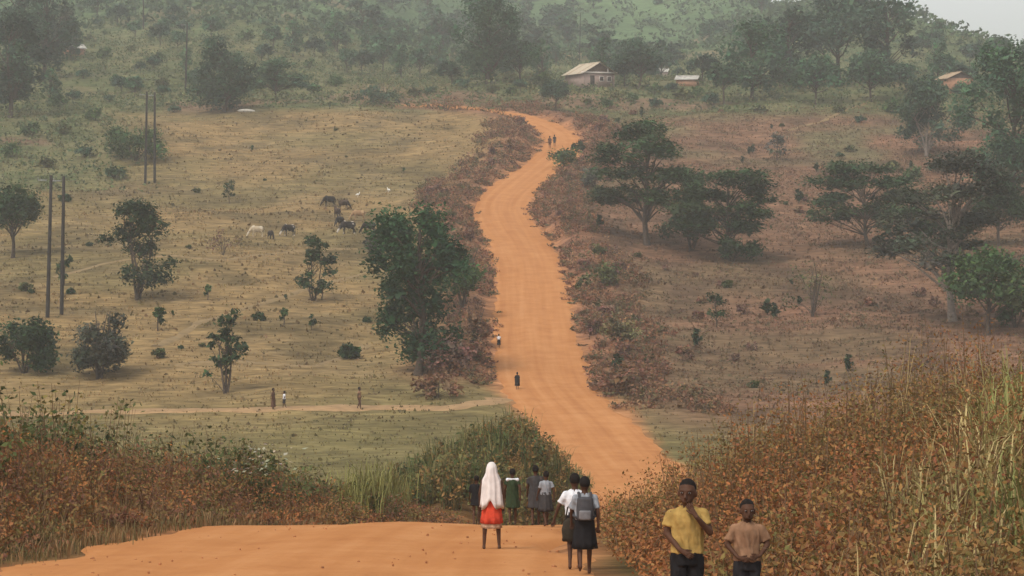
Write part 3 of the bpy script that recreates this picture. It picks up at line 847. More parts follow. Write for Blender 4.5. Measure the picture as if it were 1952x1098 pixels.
def blades(X, Y, hh, nb, width, cols, rng, lean=0.5, spread=0.12, zoff=0.0):
    """grass tussocks of arching blades, three quads each"""
    n = len(X)
    Z = H(X, Y)+zoff
    hh = np.repeat(np.broadcast_to(hh, (n,)), nb)*rng.uniform(0.55, 1.15, n*nb)
    x = np.repeat(X, nb)+rng.normal(size=n*nb)*spread; y = np.repeat(Y, nb)+rng.normal(size=n*nb)*spread; z = np.repeat(Z, nb)-0.03
    an = rng.uniform(0, 2*math.pi, n*nb); le = hh*rng.uniform(0.1, 1.0, n*nb)*lean
    d = np.stack([np.cos(an), np.sin(an), an*0], -1); s = np.stack([-np.sin(an), np.cos(an), an*0], -1)*width*0.5
    o = np.stack([x, y, z], -1); up = np.array([0, 0, 1.0])
    def p(t, k): return o+d*(le*k)[:, None]+up*(hh*t)[:, None]
    p0, p1, p2, p3 = p(0, 0), p(0.5, 0.15), p(0.85, 0.5), p(0.92, 1.0)
    V = np.stack([p0-s, p0+s, p1+s, p1-s, p2+s*.7, p2-s*.7, p3+s*.1, p3-s*.1], 1).reshape(-1, 3)
    b = np.arange(n*nb)[:, None]*8
    Fq = np.concatenate([b+np.array([[0, 1, 2, 3]]), b+np.array([[3, 2, 4, 5]]), b+np.array([[5, 4, 6, 7]])], 0)
    col = np.asarray(cols)[rng.integers(len(cols), size=n)]
    C = np.repeat(np.repeat(col, nb, 0)*rng.uniform(0.75, 1.3, (n*nb, 1)), 8, 0)
    return V, Fq, C

def stuff(name, parts, label=None, cat=None):
    V, Fq, C = join(parts)
    o = link(name, mesh_np(name, V, Fq, C, M_LEAF), kind='stuff')
    if label: o['label'] = label; o['category'] = cat or 'undergrowth'
    return o

rg = np.random.default_rng(77)
RUST = [(0.37, 0.148, 0.050), (0.31, 0.122, 0.046), (0.31, 0.165, 0.056), (0.25, 0.104, 0.046), (0.23, 0.145, 0.052), (0.39, 0.180, 0.066)]
OLIV = [(0.21, 0.160, 0.052), (0.16, 0.135, 0.044), (0.27, 0.18, 0.060), (0.30, 0.17, 0.060)]
GRN = [(0.080, 0.105, 0.034), (0.110, 0.125, 0.042), (0.062, 0.085, 0.030), (0.16, 0.150, 0.055)]
MAROON = [(0.25, 0.112, 0.066), (0.21, 0.100, 0.062), (0.28, 0.140, 0.074), (0.18, 0.110, 0.060), (0.30, 0.170, 0.086)]

# right bank thicket
def k_right(X, Y):
    e, s = road_dist(X, Y)
    return ((s > 0) & (e > 0.75+0.6*(Y < 30)) & (X < 0.235*Y+2.5))
X, Y = scatter(5100, rg, (0.5, 20), (18, 74), k_right)
e, s = road_dist(X, Y)
hh = (0.45+1.15*ss(0.3, 3.5, e))*rg.uniform(0.6, 1.25, len(X))*(0.35+1.25*fbm(X/2.2, Y/3.0, 5, 2))*(1-0.35*ss(30, 22, Y))
rust = fbm(X/3.5, Y/5, 7, 2) > 0.40
P = []
for m_, cs in ((rust, RUST+RUST[:2]), (~rust, OLIV[1:]+RUST[2:5])):
    P += weeds(X[m_], Y[m_], hh[m_], 0.58, 50, 0.058, cs, rg, stems=False, ns=5)
    P += weeds(X[m_], Y[m_], hh[m_]*0.95, 0.52, 26, 0.074, cs, rg, ns=2)
gs = rg.random(len(X)) < 0.02+0.12*ss(0.13, 0.19, X/Y)
P.append(blades(X[gs], Y[gs], hh[gs]*1.05+0.15, 7, 0.013, [(0.40, 0.29, 0.13), (0.30, 0.22, 0.09), (0.24, 0.21, 0.08)], rg, 0.9, 0.15))
stuff('right_bank_thicket', P, 'rust and olive leafy weed thicket covering the bank right of the near road', 'thicket')
GB = [(0.34, 0.30, 0.11), (0.24, 0.25, 0.085), (0.42, 0.33, 0.15)]
for px, Yg, hg, tone in [(1925, 30, 1.5, 0), (1880, 28, 1.3, 2), (1940, 26, 1.2, 1), (1850, 33, 1.4, 2), (1800, 27, 1.0, 0), (1905, 37, 1.5, 1), (1945, 40, 1.6, 0), (1760, 30, 1.0, 2), (1860, 24.5, 0.9, 2)]:
    gxx, gyy = spot(px, Yg)
    V, Fq, C = blades(np.array([gxx]), np.array([gyy]), hg, 70, 0.022, [GB[tone]], rg, 0.85, 0.2)
    V = V-np.array([gxx, gyy, gz(gxx, gyy)])
    o = thing('tall_grass_clump', 'arching pale green and straw grass clump in the rust thicket on the right bank', 'grass', (gxx, gyy, gz(gxx, gyy)), 0, 'grass clumps in the right thicket')
    link('blades', mesh_np('blades', V, Fq, C, M_LEAF), o)
# left bank thicket
def k_left(X, Y):
    e, s = road_dist(X, Y)
    return ((s < 0) & (e > 0.7) & (X > -0.235*Y-2.0))
X, Y = scatter(4900, rg, (-19, 2), (26, 80), k_left)
e, s = road_dist(X, Y)
hl = (0.30+0.85*ss(0.3, 3.6, e))*rg.uniform(0.6, 1.25, len(X))*(0.75+0.5*fbm(X/2.5, Y/2.5, 15, 2))*(0.55+0.45*ss(-2, -8, X))
P = weeds(X, Y, hl, 0.46, 56, 0.076, RUST+MAROON[:2]+OLIV[:2], rg, ns=3)
X, Y = scatter(5200, rg, (-14, -1), (24, 60), lambda X, Y: (road_dist(X, Y)[1] < 0) & (road_dist(X, Y)[0] > 0.15) & (road_dist(X, Y)[0] < 1.5+0.9*noise2(X, Y, 3)))
P.append(blades(X, Y, rg.uniform(0.12, 0.42, len(X)), 8, 0.016, [(0.22, 0.145, 0.060), (0.15, 0.125, 0.050), (0.27, 0.16, 0.075)], rg, 0.9, 0.14))
stuff('left_bank_thicket', P, 'rust-brown leafy weed thicket along the left edge of the near road', 'thicket')
# greener shrubs rising behind the left thicket
X, Y = scatter(2300, rg, (-24, -2.5), (44, 100), lambda X, Y: (X > -0.235*Y-2.0) & (X < -0.05*Y) & (road_dist(X, Y)[0] > 3.0) & (noise2(X/2.2, Y/3, 8) > 0.36))
P = weeds(X, Y, rg.uniform(0.9, 2.1, len(X))*(0.6+0.75*ss(-4, -11, X)), 0.7, 72, 0.13, GRN+GRN[:2]+OLIV[:1], rg)
stuff('left_shrub_belt', P, 'dark green shrub belt behind the rust thicket at the left', 'shrubs')
for px, Yg, hg, pale in [(492, 60, 1.75, 1)]:
    gxx, gyy = spot(px, Yg)
    n0 = gz(gxx, gyy)
    pp = weeds(np.array([gxx]), np.array([gyy]), hg, 0.62, 260, 0.11, GRN[:2], rg, ns=8)
    tp = np.stack([gxx+rg.normal(size=90)*0.42, gyy+rg.normal(size=90)*0.4, n0+hg*rg.uniform(0.6, 1.02, 90)], -1)
    V, Fq, C = join(pp); V = V-np.array([gxx, gyy, n0])
    o = thing('flowering_bush', 'green bush with whitish flower heads behind the rust thicket on the left', 'bush', (gxx, gyy, n0), 0)
    link('foliage', mesh_np('foliage', V, Fq, C, M_LEAF), o)
    V, Fq, C = leaves(tp-np.array([gxx, gyy, n0]), 0.12, rg, (0.38, 0.35, 0.26), 0.6, 1.2)
    link('flower_heads', mesh_np('flower_heads', V, Fq, C, M_LEAF), o, kind='stuff')
for px, Yg, hg in [(690, 74, 1.7), (715, 78, 1.9), (660, 72, 1.4), (745, 80, 1.7)]:
    gxx, gyy = spot(px, Yg)
    V, Fq, C = blades(np.array([gxx]), np.array([gyy]), hg, 150, 0.03, [(0.21, 0.20, 0.065)], rg, 0.6, 0.35)
    V = V-np.array([gxx, gyy, gz(gxx, gyy)])
    o = thing('yellow_grass_clump', 'tall yellow-green grass clump between the left thicket and the green mound', 'grass', (gxx, gyy, gz(gxx, gyy)), 0, 'yellow-green grass clumps before the mound')
    link('blades', mesh_np('blades', V, Fq, C, M_LEAF), o)
# green mound of weeds and grass left of the sunken lane
X, Y = scatter(3500, rg, (-13, 7), (76, 128), lambda X, Y: (np.exp(-((X-0.5)/5.4)**2-((Y-102)/20)**2) > 0.30) & (road_dist(X, Y)[0] > 0.5) & (road_dist(X, Y)[1] < 0))
P = weeds(X, Y, rg.uniform(0.7, 1.9, len(X)), 0.5, 60, 0.15, GRN+OLIV, rg)
gsel = rg.random(len(X)) < 0.35
P.append(blades(X[gsel], Y[gsel], rg.uniform(1.0, 2.2, gsel.sum()), 14, 0.035, [(0.12, 0.13, 0.045), (0.19, 0.17, 0.065), (0.085, 0.10, 0.035)], rg))
X, Y = scatter(1500, rg, (-15, 0), (88, 135), lambda X, Y: (X > -0.13*Y) & (noise2(X/2.5, Y/5, 91) > 0.35) & (road_dist(X, Y)[0] > 1))
P += weeds(X, Y, rg.uniform(0.3, 1.0, len(X)), 0.6, 26, 0.16, GRN[1:]+OLIV[:1]+[(0.22, 0.20, 0.07)], rg, stems=False)
stuff('green_mound_weeds', P, 'tall green weeds and grass on the mound beyond the crest', 'weeds')
# brush along both edges of the climbing road
def k_brush(X, Y):
    e, s = road_dist(X, Y)
    lim = np.where(s > 0, 7.5, np.where(Y > 305, 9.0, 4.8))*np.where((s < 0) & (Y > 404), 0.25, 1.0)
    lim = lim*(0.55+0.9*fbm(X/9, Y/9, 25, 2))
    junction = (s < 0) & (Y < 194)
    return ((e > 0.35) | ((e > -0.35) & (noise2(X*1.7, Y*1.7, 71) > 0.72))) & (e < lim) & ~junction & (fbm(X/3.2, Y/3.2, 26, 2) > 0.40)
X, Y = scatter(22000, rg, (-24, 26), (176, 432), k_brush)
e, s = road_dist(X, Y)
P = weeds(X, Y, rg.uniform(0.3, 1.5, len(X))*(0.4+0.6*ss(0.3, 2.5, e))*(0.5+1.0*fbm(X/5, Y/5, 27, 2)), 0.7, 26, 0.27, MAROON+[(0.16, 0.115, 0.060), (0.12, 0.110, 0.052)], rg, stems=False)
stuff('roadside_brush', P, 'maroon-brown dry brush lining both edges of the climbing road', 'brush')
# tussocks all over the pasture, the valley and the red slope
def k_tuss(X, Y):
    e, s = road_dist(X, Y)
    return (e > 0.8)*(0.45+0.6*ss(0.38, 0.6, fbm(X/5, Y/7, 35, 3)))*ss(0.235, 0.22, np.abs(X)/np.maximum(Y, 1))
X, Y = scatter(70000, rg, (-100, 100), (112, 434), k_tuss)
GCl = ground_colour(X, Y)
P = []
for k in range(3):
    hg = rg.uniform(0.07, 0.20, len(X))*(0.6+0.9*fbm(X/6, Y/6, 39, 2))*np.where(X > road_x(Y), 1.25, 1.0)*(0.75+0.25*ss(150, 260, Y))
    pos = np.stack([X+rg.normal(size=len(X))*0.22, Y+rg.normal(size=len(X))*0.3, H(X, Y)+hg*0.33], -1)
    P.append(leaves(pos, hg*1.3, rg, GCl*rg.uniform(0.9, 1.75, (len(X), 1)), 0.6, 0.6, 0.15, axis=np.tile(np.array([[0, 0, 1.0]]), (len(X), 1)), hue=0.08))
X, Y = scatter(26000, rg, (-100, 100), (125, 432), lambda X, Y: (road_dist(X, Y)[0] > 1.2)*(np.abs(X) < 0.232*Y)*ss(0.44, 0.60, fbm(X/4, Y/8, 37, 3))*0.8)
GCl = ground_colour(X, Y)
for k in range(2):
    hg = rg.uniform(0.16, 0.36, len(X))*(0.6+0.4*ss(150, 260, Y))
    pos = np.stack([X+rg.normal(size=len(X))*0.15, Y+rg.normal(size=len(X))*0.2, H(X, Y)+hg*0.3], -1)
    P.append(leaves(pos, hg*1.2, rg, GCl*rg.uniform(0.65, 1.2, (len(X), 1)), 0.8, 0.4, 0.2, axis=np.tile(np.array([[0, 0, 1.0]]), (len(X), 1)), hue=0.1))
X, Y = scatter(4500, rg, (-100, 100), (122, 430), lambda X, Y: (road_dist(X, Y)[0] > 1.5) & (fbm(X/8, Y/11, 36, 3) > 0.50) & (np.abs(X) < 0.232*Y))
P += weeds(X, Y, rg.uniform(0.10, 0.34, len(X)), rg.uniform(0.25, 0.6, len(X)), 9, 0.17, [(0.16, 0.11, 0.056), (0.11, 0.088, 0.043), (0.19, 0.13, 0.066), (0.13, 0.115, 0.05)], rg, stems=False)
stuff('dry_grass', P, 'short dry grass tussocks over the pasture and slopes', 'grass')
X, Y = scatter(13000, rg, (4, 100), (185, 432), lambda X, Y: (road_dist(X, Y)[1] > 0) & (road_dist(X, Y)[0] > 4) & (fbm(X/6, Y/9, 66, 3) > 0.40) & (X < 0.225*Y))
P = weeds(X, Y, rg.uniform(0.15, 0.75, len(X)), rg.uniform(0.3, 0.9, len(X)), 10, 0.21, [(0.21, 0.118, 0.070), (0.18, 0.104, 0.064), (0.24, 0.150, 0.085), (0.17, 0.130, 0.068), (0.14, 0.118, 0.06)], rg, stems=False)
stuff('slope_scrub', P, 'rough red-brown low scrub over the slope right of the road', 'scrub')
# ground cover on the green slopes above
def k_scrub(X, Y):
    gl = ss(-46, -62, X+0.16*(Y-330))*ss(325, 350, Y)
    gt = ss(420, 432, Y)
    return np.clip(np.maximum(gl, gt), 0, 1)*(0.45+0.6*ss(0.4, 0.6, fbm(X/12, Y/12, 45, 3)))*(np.abs(X) < 0.23*Y+5)
X, Y = scatter(28000, rg, (-170, 150), (325, 640), k_scrub)
P = weeds(X, Y, rg.uniform(0.5, 2.2, len(X)), 1.2, 9, 0.52, [(0.105, 0.138, 0.056), (0.135, 0.155, 0.066), (0.080, 0.110, 0.050), (0.18, 0.170, 0.080)], rg, stems=False)
stuff('hillside_scrub', P, 'green low scrub covering the hillside above the pasture', 'scrub')
X, Y = scatter(17000, rg, (-270, 200), (620, 1150), lambda X, Y: (np.abs(X) < 0.235*Y)*(0.2+0.9*ss(0.4, 0.6, fbm(X/40, Y/40, 55, 3))))
P = weeds(X, Y, rg.uniform(1.0, 4.0, len(X)), 2.6, 8, 1.5, [(0.080, 0.130, 0.058), (0.105, 0.150, 0.068), (0.060, 0.098, 0.050)], rg, stems=False)  # leaf greens lightened too, painting in some of the distant haze
stuff('far_hill_scrub', P, 'hazy green bush cover of the distant hill', 'scrub')

# ---------------------------------------------------------------- solid modelling tools
def ell(c, r, n=14, m=9):
    """closed ellipsoid"""
    th = np.linspace(0.02, math.pi-0.02, m)
    ph = np.arange(n)*2*math.pi/n
    V = np.stack([np.sin(th)[:, None]*np.cos(ph), np.sin(th)[:, None]*np.sin(ph), np.cos(th)[:, None]+0*ph], -1)
    V = np.asarray(c)+V*np.asarray(r)
    ii = np.arange(n*m).reshape(m, n); jj = np.roll(ii, -1, 1)
    return V.reshape(-1, 3), np.stack([ii[:-1], ii[1:], jj[1:], jj[:-1]], -1).reshape(-1, 4)

def cap(a, b, ra, rb, n=10):
    """tapered capsule"""
    a = np.asarray(a, float); b = np.asarray(b, float)
    d = b-a; L = np.linalg.norm(d); d = d/max(L, 1e-6)
    k = np.array([0.02, 0.5, 0.87])
    t = [-ra*math.sqrt(1-x*x) for x in k]+[0, L]+[L+rb*math.sqrt(1-x*x) for x in k[::-1]]
    r = [ra*x for x in k]+[ra, rb]+[rb*x for x in k[::-1]]
    P = a+np.array(t)[:, None]*d
    ref = np.array([1.0, 0, 0]) if abs(d[2]) > 0.9 else np.array([0, 0, 1.0])
    u = np.cross(d, ref); u /= np.linalg.norm(u); v = np.cross(d, u)
    th = np.arange(n)*2*math.pi/n
    V = P[:, None, :]+np.array(r)[:, None, None]*(np.cos(th)[None, :, None]*u+np.sin(th)[None, :, None]*v)
    m = len(t); ii = np.arange(n*m).reshape(m, n); jj = np.roll(ii, -1, 1)
    return V.reshape(-1, 3), np.stack([ii[:-1], jj[:-1], jj[1:], ii[1:]], -1).reshape(-1, 4)

def loft(rings, n=28, fold=0.0, folds=9, seed=0, close=True):
    """rings: (z, rx, ry, cx, cy); folds ripple more towards the last ring"""
    rings = [tuple(r)+(0.0,)*(5-len(r)) for r in rings]
    if close:
        rings = [(rings[0][0], 0.002, 0.002, rings[0][3], rings[0][4])]+rings+[(rings[-1][0], 0.002, 0.002, rings[-1][3], rings[-1][4])]
    th = np.arange(n)*2*math.pi/n
    rr = np.random.default_rng(seed); ph = rr.uniform(0, 6.28, 3)
    V = []
    for i, (z, rx, ry, cx, cy) in enumerate(rings):
        f = 1+fold*(i/(len(rings)-1))*(np.sin(folds*th+ph[0])*0.6+np.sin((folds-4)*th+ph[1])*0.4)
        V.append(np.stack([cx+rx*f*np.cos(th), cy+ry*f*np.sin(th), z+0*th], -1))
    V = np.concatenate(V); m = len(rings)
    ii = np.arange(n*m).reshape(m, n); jj = np.roll(ii, -1, 1)
    return V, np.stack([ii[:-1], jj[:-1], jj[1:], ii[1:]], -1).reshape(-1, 4)

def union(name, parts, voxel, mat, smooth=3, extra=None, crease=0.0):
    """one continuous skin round all the parts"""
    V, Fq, _ = join(parts)
    me = mesh_np(name, V, Fq)
    o = bpy.data.objects.new('tmp', me); COL.objects.link(o)
    m = o.modifiers.new('r', 'REMESH'); m.mode = 'VOXEL'; m.voxel_size = voxel; m.use_smooth_shade = True
    if smooth:
        q = o.modifiers.new('s', 'SMOOTH'); q.factor = 0.5; q.iterations = smooth
    dg = bpy.context.evaluated_depsgraph_get()
    out = bpy.data.meshes.new_from_object(o.evaluated_get(dg))
    bpy.data.objects.remove(o); bpy.data.meshes.remove(me)
    out.name = name
    if crease:
        n = len(out.vertices); v = np.empty(n*3, np.float32); out.vertices.foreach_get('co', v); v = v.reshape(-1, 3)
        nn = np.empty(n*3, np.float32); out.vertices.foreach_get('normal', nn); nn = nn.reshape(-1, 3)
        an = np.arctan2(v[:, 1], v[:, 0])
        d = (fbm(an*3.2+v[:, 2]*5, v[:, 2]*7, 12, 3)-.5)*2*crease+np.sin(an*7+v[:, 2]*22)*crease*.35
        out.vertices.foreach_set('co', (v+nn*d[:, None]).astype(np.float32).ravel()); out.update()
    if extra:
        n = len(out.vertices); v = np.empty(n*3, np.float32); out.vertices.foreach_get('co', v)
        ff = [tuple(p.vertices) for p in out.polygons]
        EV, EF, _ = join(extra)
        nm = bpy.data.meshes.new(name)
        nm.from_pydata(np.concatenate([v.reshape(-1, 3), EV]).tolist(), [], ff+(EF+n).tolist())
        bpy.data.meshes.remove(out); out = nm
        out.polygons.foreach_set('use_smooth', np.ones(len(out.polygons), dtype=bool))
    out.materials.clear(); out.materials.append(mat)
    return out

def solid(name, parts, mat, smooth=True):
    V, Fq, _ = join(parts)
    return mesh_np(name, V, Fq, None, mat, smooth)

def bx(lo, hi):
    x0, y0, z0 = lo; x1, y1, z1 = hi
    V = np.array([(x, y, z) for z in (z0, z1) for y in (y0, y1) for x in (x0, x1)], float)
    Fq = np.array([(0, 2, 3, 1), (4, 5, 7, 6), (0, 1, 5, 4), (2, 6, 7, 3), (0, 4, 6, 2), (1, 3, 7, 5)])
    return V, Fq

# ---------------------------------------------------------------- people
M_SKIN = mat_flat('skin', (0.078, 0.037, 0.022), rough=0.6, var=0.12, scale=12, spec=0.12)
M_HAIR = mat_flat('hair', (0.012, 0.009, 0.008), rough=0.9, var=0.3, scale=120)
M_EYE = mat_flat('eye_white', (0.22, 0.19, 0.17), rough=0.4, var=0.02)
M_PUPIL = mat_flat('pupil', (0.01, 0.008, 0.007), rough=0.2, var=0.02)
def cloth(name, rgb, var=0.18, scale=14): return mat_flat(name, rgb, rough=0.95, var=var, scale=scale, spec=0.05, bump=0.25)
M_YELLOW = cloth('yellow_cotton', (0.335, 0.215, 0.068))
M_TAN = cloth('tan_cotton', (0.25, 0.140, 0.082), var=.3, scale=9)
M_DARK = cloth('dark_cotton', (0.030, 0.028, 0.030))
M_BLACK = cloth('black_cotton', (0.016, 0.015, 0.016))
M_CHAR = cloth('charcoal_cotton', (0.048, 0.044, 0.044))
M_GREEN = cloth('green_cotton', (0.030, 0.045, 0.022))
M_WHITE = cloth('white_cotton', (0.62, 0.62, 0.64), var=0.08)
M_GREY = cloth('grey_cotton', (0.25, 0.26, 0.28))
M_VEIL = cloth('pale_veil', (0.64, 0.58, 0.55), var=0.12, scale=9)
M_RED = cloth('red_cotton', (0.52, 0.060, 0.030))
M_HEM = cloth('pale_hem', (0.42, 0.27, 0.18))
M_BROWN = cloth('brown_cotton', (0.10, 0.052, 0.034))
M_PACK = cloth('backpack_nylon', (0.060, 0.058, 0.062))
M_PACKL = cloth('backpack_grey', (0.16, 0.155, 0.16))
M_SACKT = cloth('faded_cap_cotton', (0.22, 0.155, 0.115))
M_SACK = cloth('olive_sack', (0.036, 0.030, 0.022))

J0 = dict(hd=(0, -.008, .912), nk=(0, .004, .825), ch=(0, 0, .735), wa=(0, .002, .63), pe=(0, .004, .545),
          shR=(-.094, .005, .778), elR=(-.128, .012, .645), wrR=(-.132, -.025, .51), haR=(-.130, -.04, .455),
          shL=(.094, .005, .778), elL=(.128, .012, .645), wrL=(.132, -.025, .51), haL=(.130, -.04, .455),
          hiR=(-.048, .004, .52), knR=(-.052, -.012, .285), anR=(-.05, .012, .05), toR=(-.056, -.075, .016),
          hiL=(.048, .004, .52), knL=(.052, -.012, .285), anL=(.05, .012, .05), toL=(.056, -.075, .016))
STRIDE = dict(knR=(-.05, -.05, .285), anR=(-.048, -.06, .05), toR=(-.052, -.15, .016), knL=(.05, .0, .285), anL=(.05, .10, .075), toL=(.053, .035, .016),
              elR=(-.13, .05, .65), wrR=(-.135, .05, .515), haR=(-.135, .04, .46), elL=(.13, -.02, .65), wrL=(.132, -.09, .53), haL=(.128, -.115, .485))

def person(label, loc, yaw, h, outfit, pose=None, vox=0.014, face=False, group=None, look=0.0, hair=True, build=1.0):
    J = {k: np.array(v, float)*h for k, v in J0.items()}
    for k, v in (pose or {}).items(): J[k] = np.array(v, float)*h
    b = build
    root = thing('person', label, 'person', loc, yaw, group)
    P = []
    hd = J['hd']
    P.append(ell(hd+np.array([0, .004, .012])*h, (.053*h, .065*h, .071*h)))
    P.append(ell(hd+np.array([0, -.018, -.032])*h, (.041*h, .045*h, .042*h)))
    P.append(cap(hd+np.array([0, .012, -.05])*h, J['nk']+np.array([0, 0, -.03])*h, .030*h, .036*h))
    if face:
        P.append(cap(hd+np.array([0, -.066, .002])*h, hd+np.array([0, -.075, -.022])*h, .007*h, .012*h))
        P.append(ell(hd+np.array([0, -.060, -.046])*h, (.021*h, .010*h, .009*h)))
        P.append(ell(hd+np.array([0, -.052, .020])*h, (.040*h, .014*h, .008*h)))
        for s_ in (-1, 1):
            P.append(ell(hd+np.array([s_*.055, .004, -.008])*h, (.008*h, .014*h, .022*h)))
    P.append(ell(J['ch'], (.092*h*b, .058*h*b, .095*h)))
    P.append(ell(J['wa'], (.074*h*b, .052*h*b, .085*h)))
    P.append(ell(J['pe'], (.082*h*b, .060*h*b, .060*h)))
    P.append(cap(J['shR'], J['shL'], .030*h, .030*h))
    fingers = []
    for s_ in 'RL':
        P.append(cap(J['sh'+s_], J['el'+s_], .030*h, .023*h)); P.append(cap(J['el'+s_], J['wr'+s_], .023*h, .0155*h))
        P.append(cap(J['hi'+s_], J['kn'+s_], .048*h*b, .031*h)); P.append(cap(J['kn'+s_], J['an'+s_], .031*h, .019*h))
        an, to, kn = J['an'+s_], J['to'+s_], J['kn'+s_]
        P.append(ell(kn+(an-kn)*.28+np.array([0, .010, 0])*h, (.028*h, .028*h, .060*h)))
        P.append(cap(an+np.array([0, .018, -.027])*h, to, .021*h, .014*h))
        P.append(cap(an, an+(to-an)*.5, .019*h, .018*h))
        # hand: palm, four fingers, thumb
        wr, ha = J['wr'+s_], J['ha'+s_]
        f = (ha-wr)/np.linalg.norm(ha-wr)
        front = np.array([0, -1.0, 0]); side = np.cross(f, front)
        if np.linalg.norm(side) < .2: side = np.array([1.0, 0, 0])
        side /= np.linalg.norm(side); curl = np.cross(side, f)
        if (J['wa']-ha) @ curl < 0: curl = -curl
        for q in (-.010, 0.0, .010): P.append(cap(wr+side*q*h*.6, ha+side*q*h, .010*h, .009*h, 8))
        for q, L in zip((-1.5, -.5, .5, 1.5), (.030, .036, .034, .026)):
            k0 = ha+side*q*.0085*h; k1 = k0+f*L*h*.6+side*q*.002*h; k2 = k1+(f*.75+curl*.66)*L*h*.6
            fingers.append(cap(k0, k1, .0062*h, .0056*h, 6)); fingers.append(cap(k1, k2, .0056*h, .0045*h, 6))
        m_ = wr+(ha-wr)*.45; sg = -1 if s_ == 'R' else 1
        tdir = side*(1 if side[0]*sg < 0 else -1)
        t1 = m_+tdir*.020*h+f*.016*h; t2 = t1+(f*.8+tdir*.3+curl*.3)*.026*h
        fingers.append(cap(m_+tdir*.006*h, t1, .0085*h, .007*h, 6)); fingers.append(cap(t1, t2, .007*h, .0055*h, 6))
    # the head turns on the neck
    if look:
        ca, sa = math.cos(look), math.sin(look)
        nP = []
        for V, Fq in P:
            if V[:, 2].mean() > .845*h:
                V = V.copy(); x, y = V[:, 0]-hd[0], V[:, 1]-hd[1]
                V[:, 0] = hd[0]+ca*x-sa*y; V[:, 1] = hd[1]+sa*x+ca*y
            nP.append((V, Fq))
        P = nP
    link('body', union('body', P, vox, M_SKIN, 4, fingers), root)
    if hair:
        hp = ell(hd+np.array([0, .010, .022])*h, (.0545*h, .0655*h, .0665*h), 20, 14)
        V, Fq = hp
        cut = hd[2]+.010*h
        yl = V[:, 1]-hd[1]
        lim = cut+np.where(yl < 0, .040*h, -.028*h)
        V = V.copy(); low = V[:, 2] < lim
        V[low] = hd+(V[low]-hd)*np.array([.93, .90, 1.0])
        if look:
            x, y = V[:, 0]-hd[0], V[:, 1]-hd[1]
            V[:, 0] = hd[0]+math.cos(look)*x-math.sin(look)*y; V[:, 1] = hd[1]+math.sin(look)*x+math.cos(look)*y
        link('hair', mesh_np('hair', V, Fq, None, M_HAIR, True), root)
    if face:
        for s_ in (-1, 1):
            c = np.array([s_*.024, -.060, .006])*h
            c = np.array([math.cos(look)*c[0]-math.sin(look)*c[1], math.sin(look)*c[0]+math.cos(look)*c[1], c[2]])+hd
            ey = link('eye', solid('eye', [ell(c, (.0090*h, .0068*h, .0050*h), 10, 7)], M_EYE), root)
            dv = np.array([math.sin(look), -math.cos(look), 0])*.005*h
            link('pupil', solid('pupil', [ell(c+dv, (.0048*h, .004*h, .0052*h), 8, 6)], M_PUPIL), ey)
    for piece in outfit:
        kind, mat = piece[0], piece[1]; kw = piece[2] if len(piece) > 2 else {}
        parts = []; sm = 2; v = max(vox, 0.010)
        if kind in ('shirt', 'dress'):
            hem = kw.get('hem', .53)*h; fl = kw.get('flare', 1.0)
            rg_ = [(.828*h, .040*h, .036*h), (.812*h, .066*h*b, .048*h), (.780*h, .098*h*b, .064*h), (.74*h, .104*h*b, .073*h), (.66*h, .096*h*b, .071*h*b), (.60*h, .097*h*b*fl, .073*h*b*fl)]
            if hem < .58*h: rg_.append((max(hem, .54*h), .102*h*b*fl, .078*h*b*fl))
            if hem < .50*h: rg_ += [(.5*(hem+.5*h), .112*h*fl, .092*h*fl), (hem, .125*h*fl, .106*h*fl)]
            parts.append(loft(rg_, 28, kw.get('fold', .05), 7, int(h*1000)))
            fr = kw.get('sleeve', .6)
            parts.append(cap(J['shR'], J['shL'], .037*h, .037*h)); parts.append(cap(J['shR']*np.array([.4, 1, 1])+np.array([0, 0, .016])*h, J['shL']*np.array([.4, 1, 1])+np.array([0, 0, .016])*h, .036*h, .036*h))
            if fr > 0:
                for s_ in 'RL':
                    a_, e_ = J['sh'+s_], J['el'+s_]
                    m_ = a_+(e_-a_)*fr
                    parts.append(tube(np.array([a_+(a_-e_)*.15, a_, (a_+m_)/2, m_, m_]), np.array([.002, .036, .038, .040, .002])*h, 14))
            link(kind, union(kind, parts, v, mat, sm, crease=.017), root)
        elif kind == 'skirt':
            t, bo = kw['top']*h, kw['bot']*h; r1 = kw.get('r', 1.0)
            zz = np.linspace(t, bo, 6)
            rg_ = [(z, (.090+.045*r1*q)*h, (.070+.045*r1*q)*h) for z, q in zip(zz, np.linspace(0, 1, 6))]
            o_ = link(kw.get('name', 'skirt'), solid('skirt', [loft(rg_, 40, .17, 9, int(h*777))], mat), root)
        elif kind == 'shorts':
            parts.append(loft([(.60*h, .088*h, .066*h), (.54*h, .098*h, .076*h), (.475*h, .095*h, .074*h)], 24))
            for s_ in 'RL':
                a_, e_ = J['hi'+s_], J['kn'+s_]; m_ = a_+(e_-a_)*kw.get('len', .85)
                parts.append(tube(np.array([a_, a_, (a_+m_)/2, m_, m_]), np.array([.002, .056, .053, .052, .002])*h, 14))
            link('shorts', union('shorts', parts, v, mat, sm, crease=.012), root)
        elif kind == 'veil':
            rg_ = [(.998*h, .012*h, .012*h, 0, .01*h), (.990*h, .030*h, .034*h, 0, .01*h), (.965*h, .050*h, .062*h, 0, .008*h), (.925*h, .062*h, .074*h, 0, .008*h), (.875*h, .068*h, .072*h, 0, .014*h), (.835*h, .084*h, .072*h, 0, .012*h), (.79*h, .108*h, .078*h, 0, .012*h),
                   (.72*h, .116*h, .086*h, 0, .012*h), (.62*h, .120*h, .092*h, 0, .014*h), (.54*h, .126*h, .098*h, 0, .016*h), (.475*h, .134*h, .104*h, 0, .016*h)]
            V, Fq = loft(rg_, 56, .17, 11, 4)
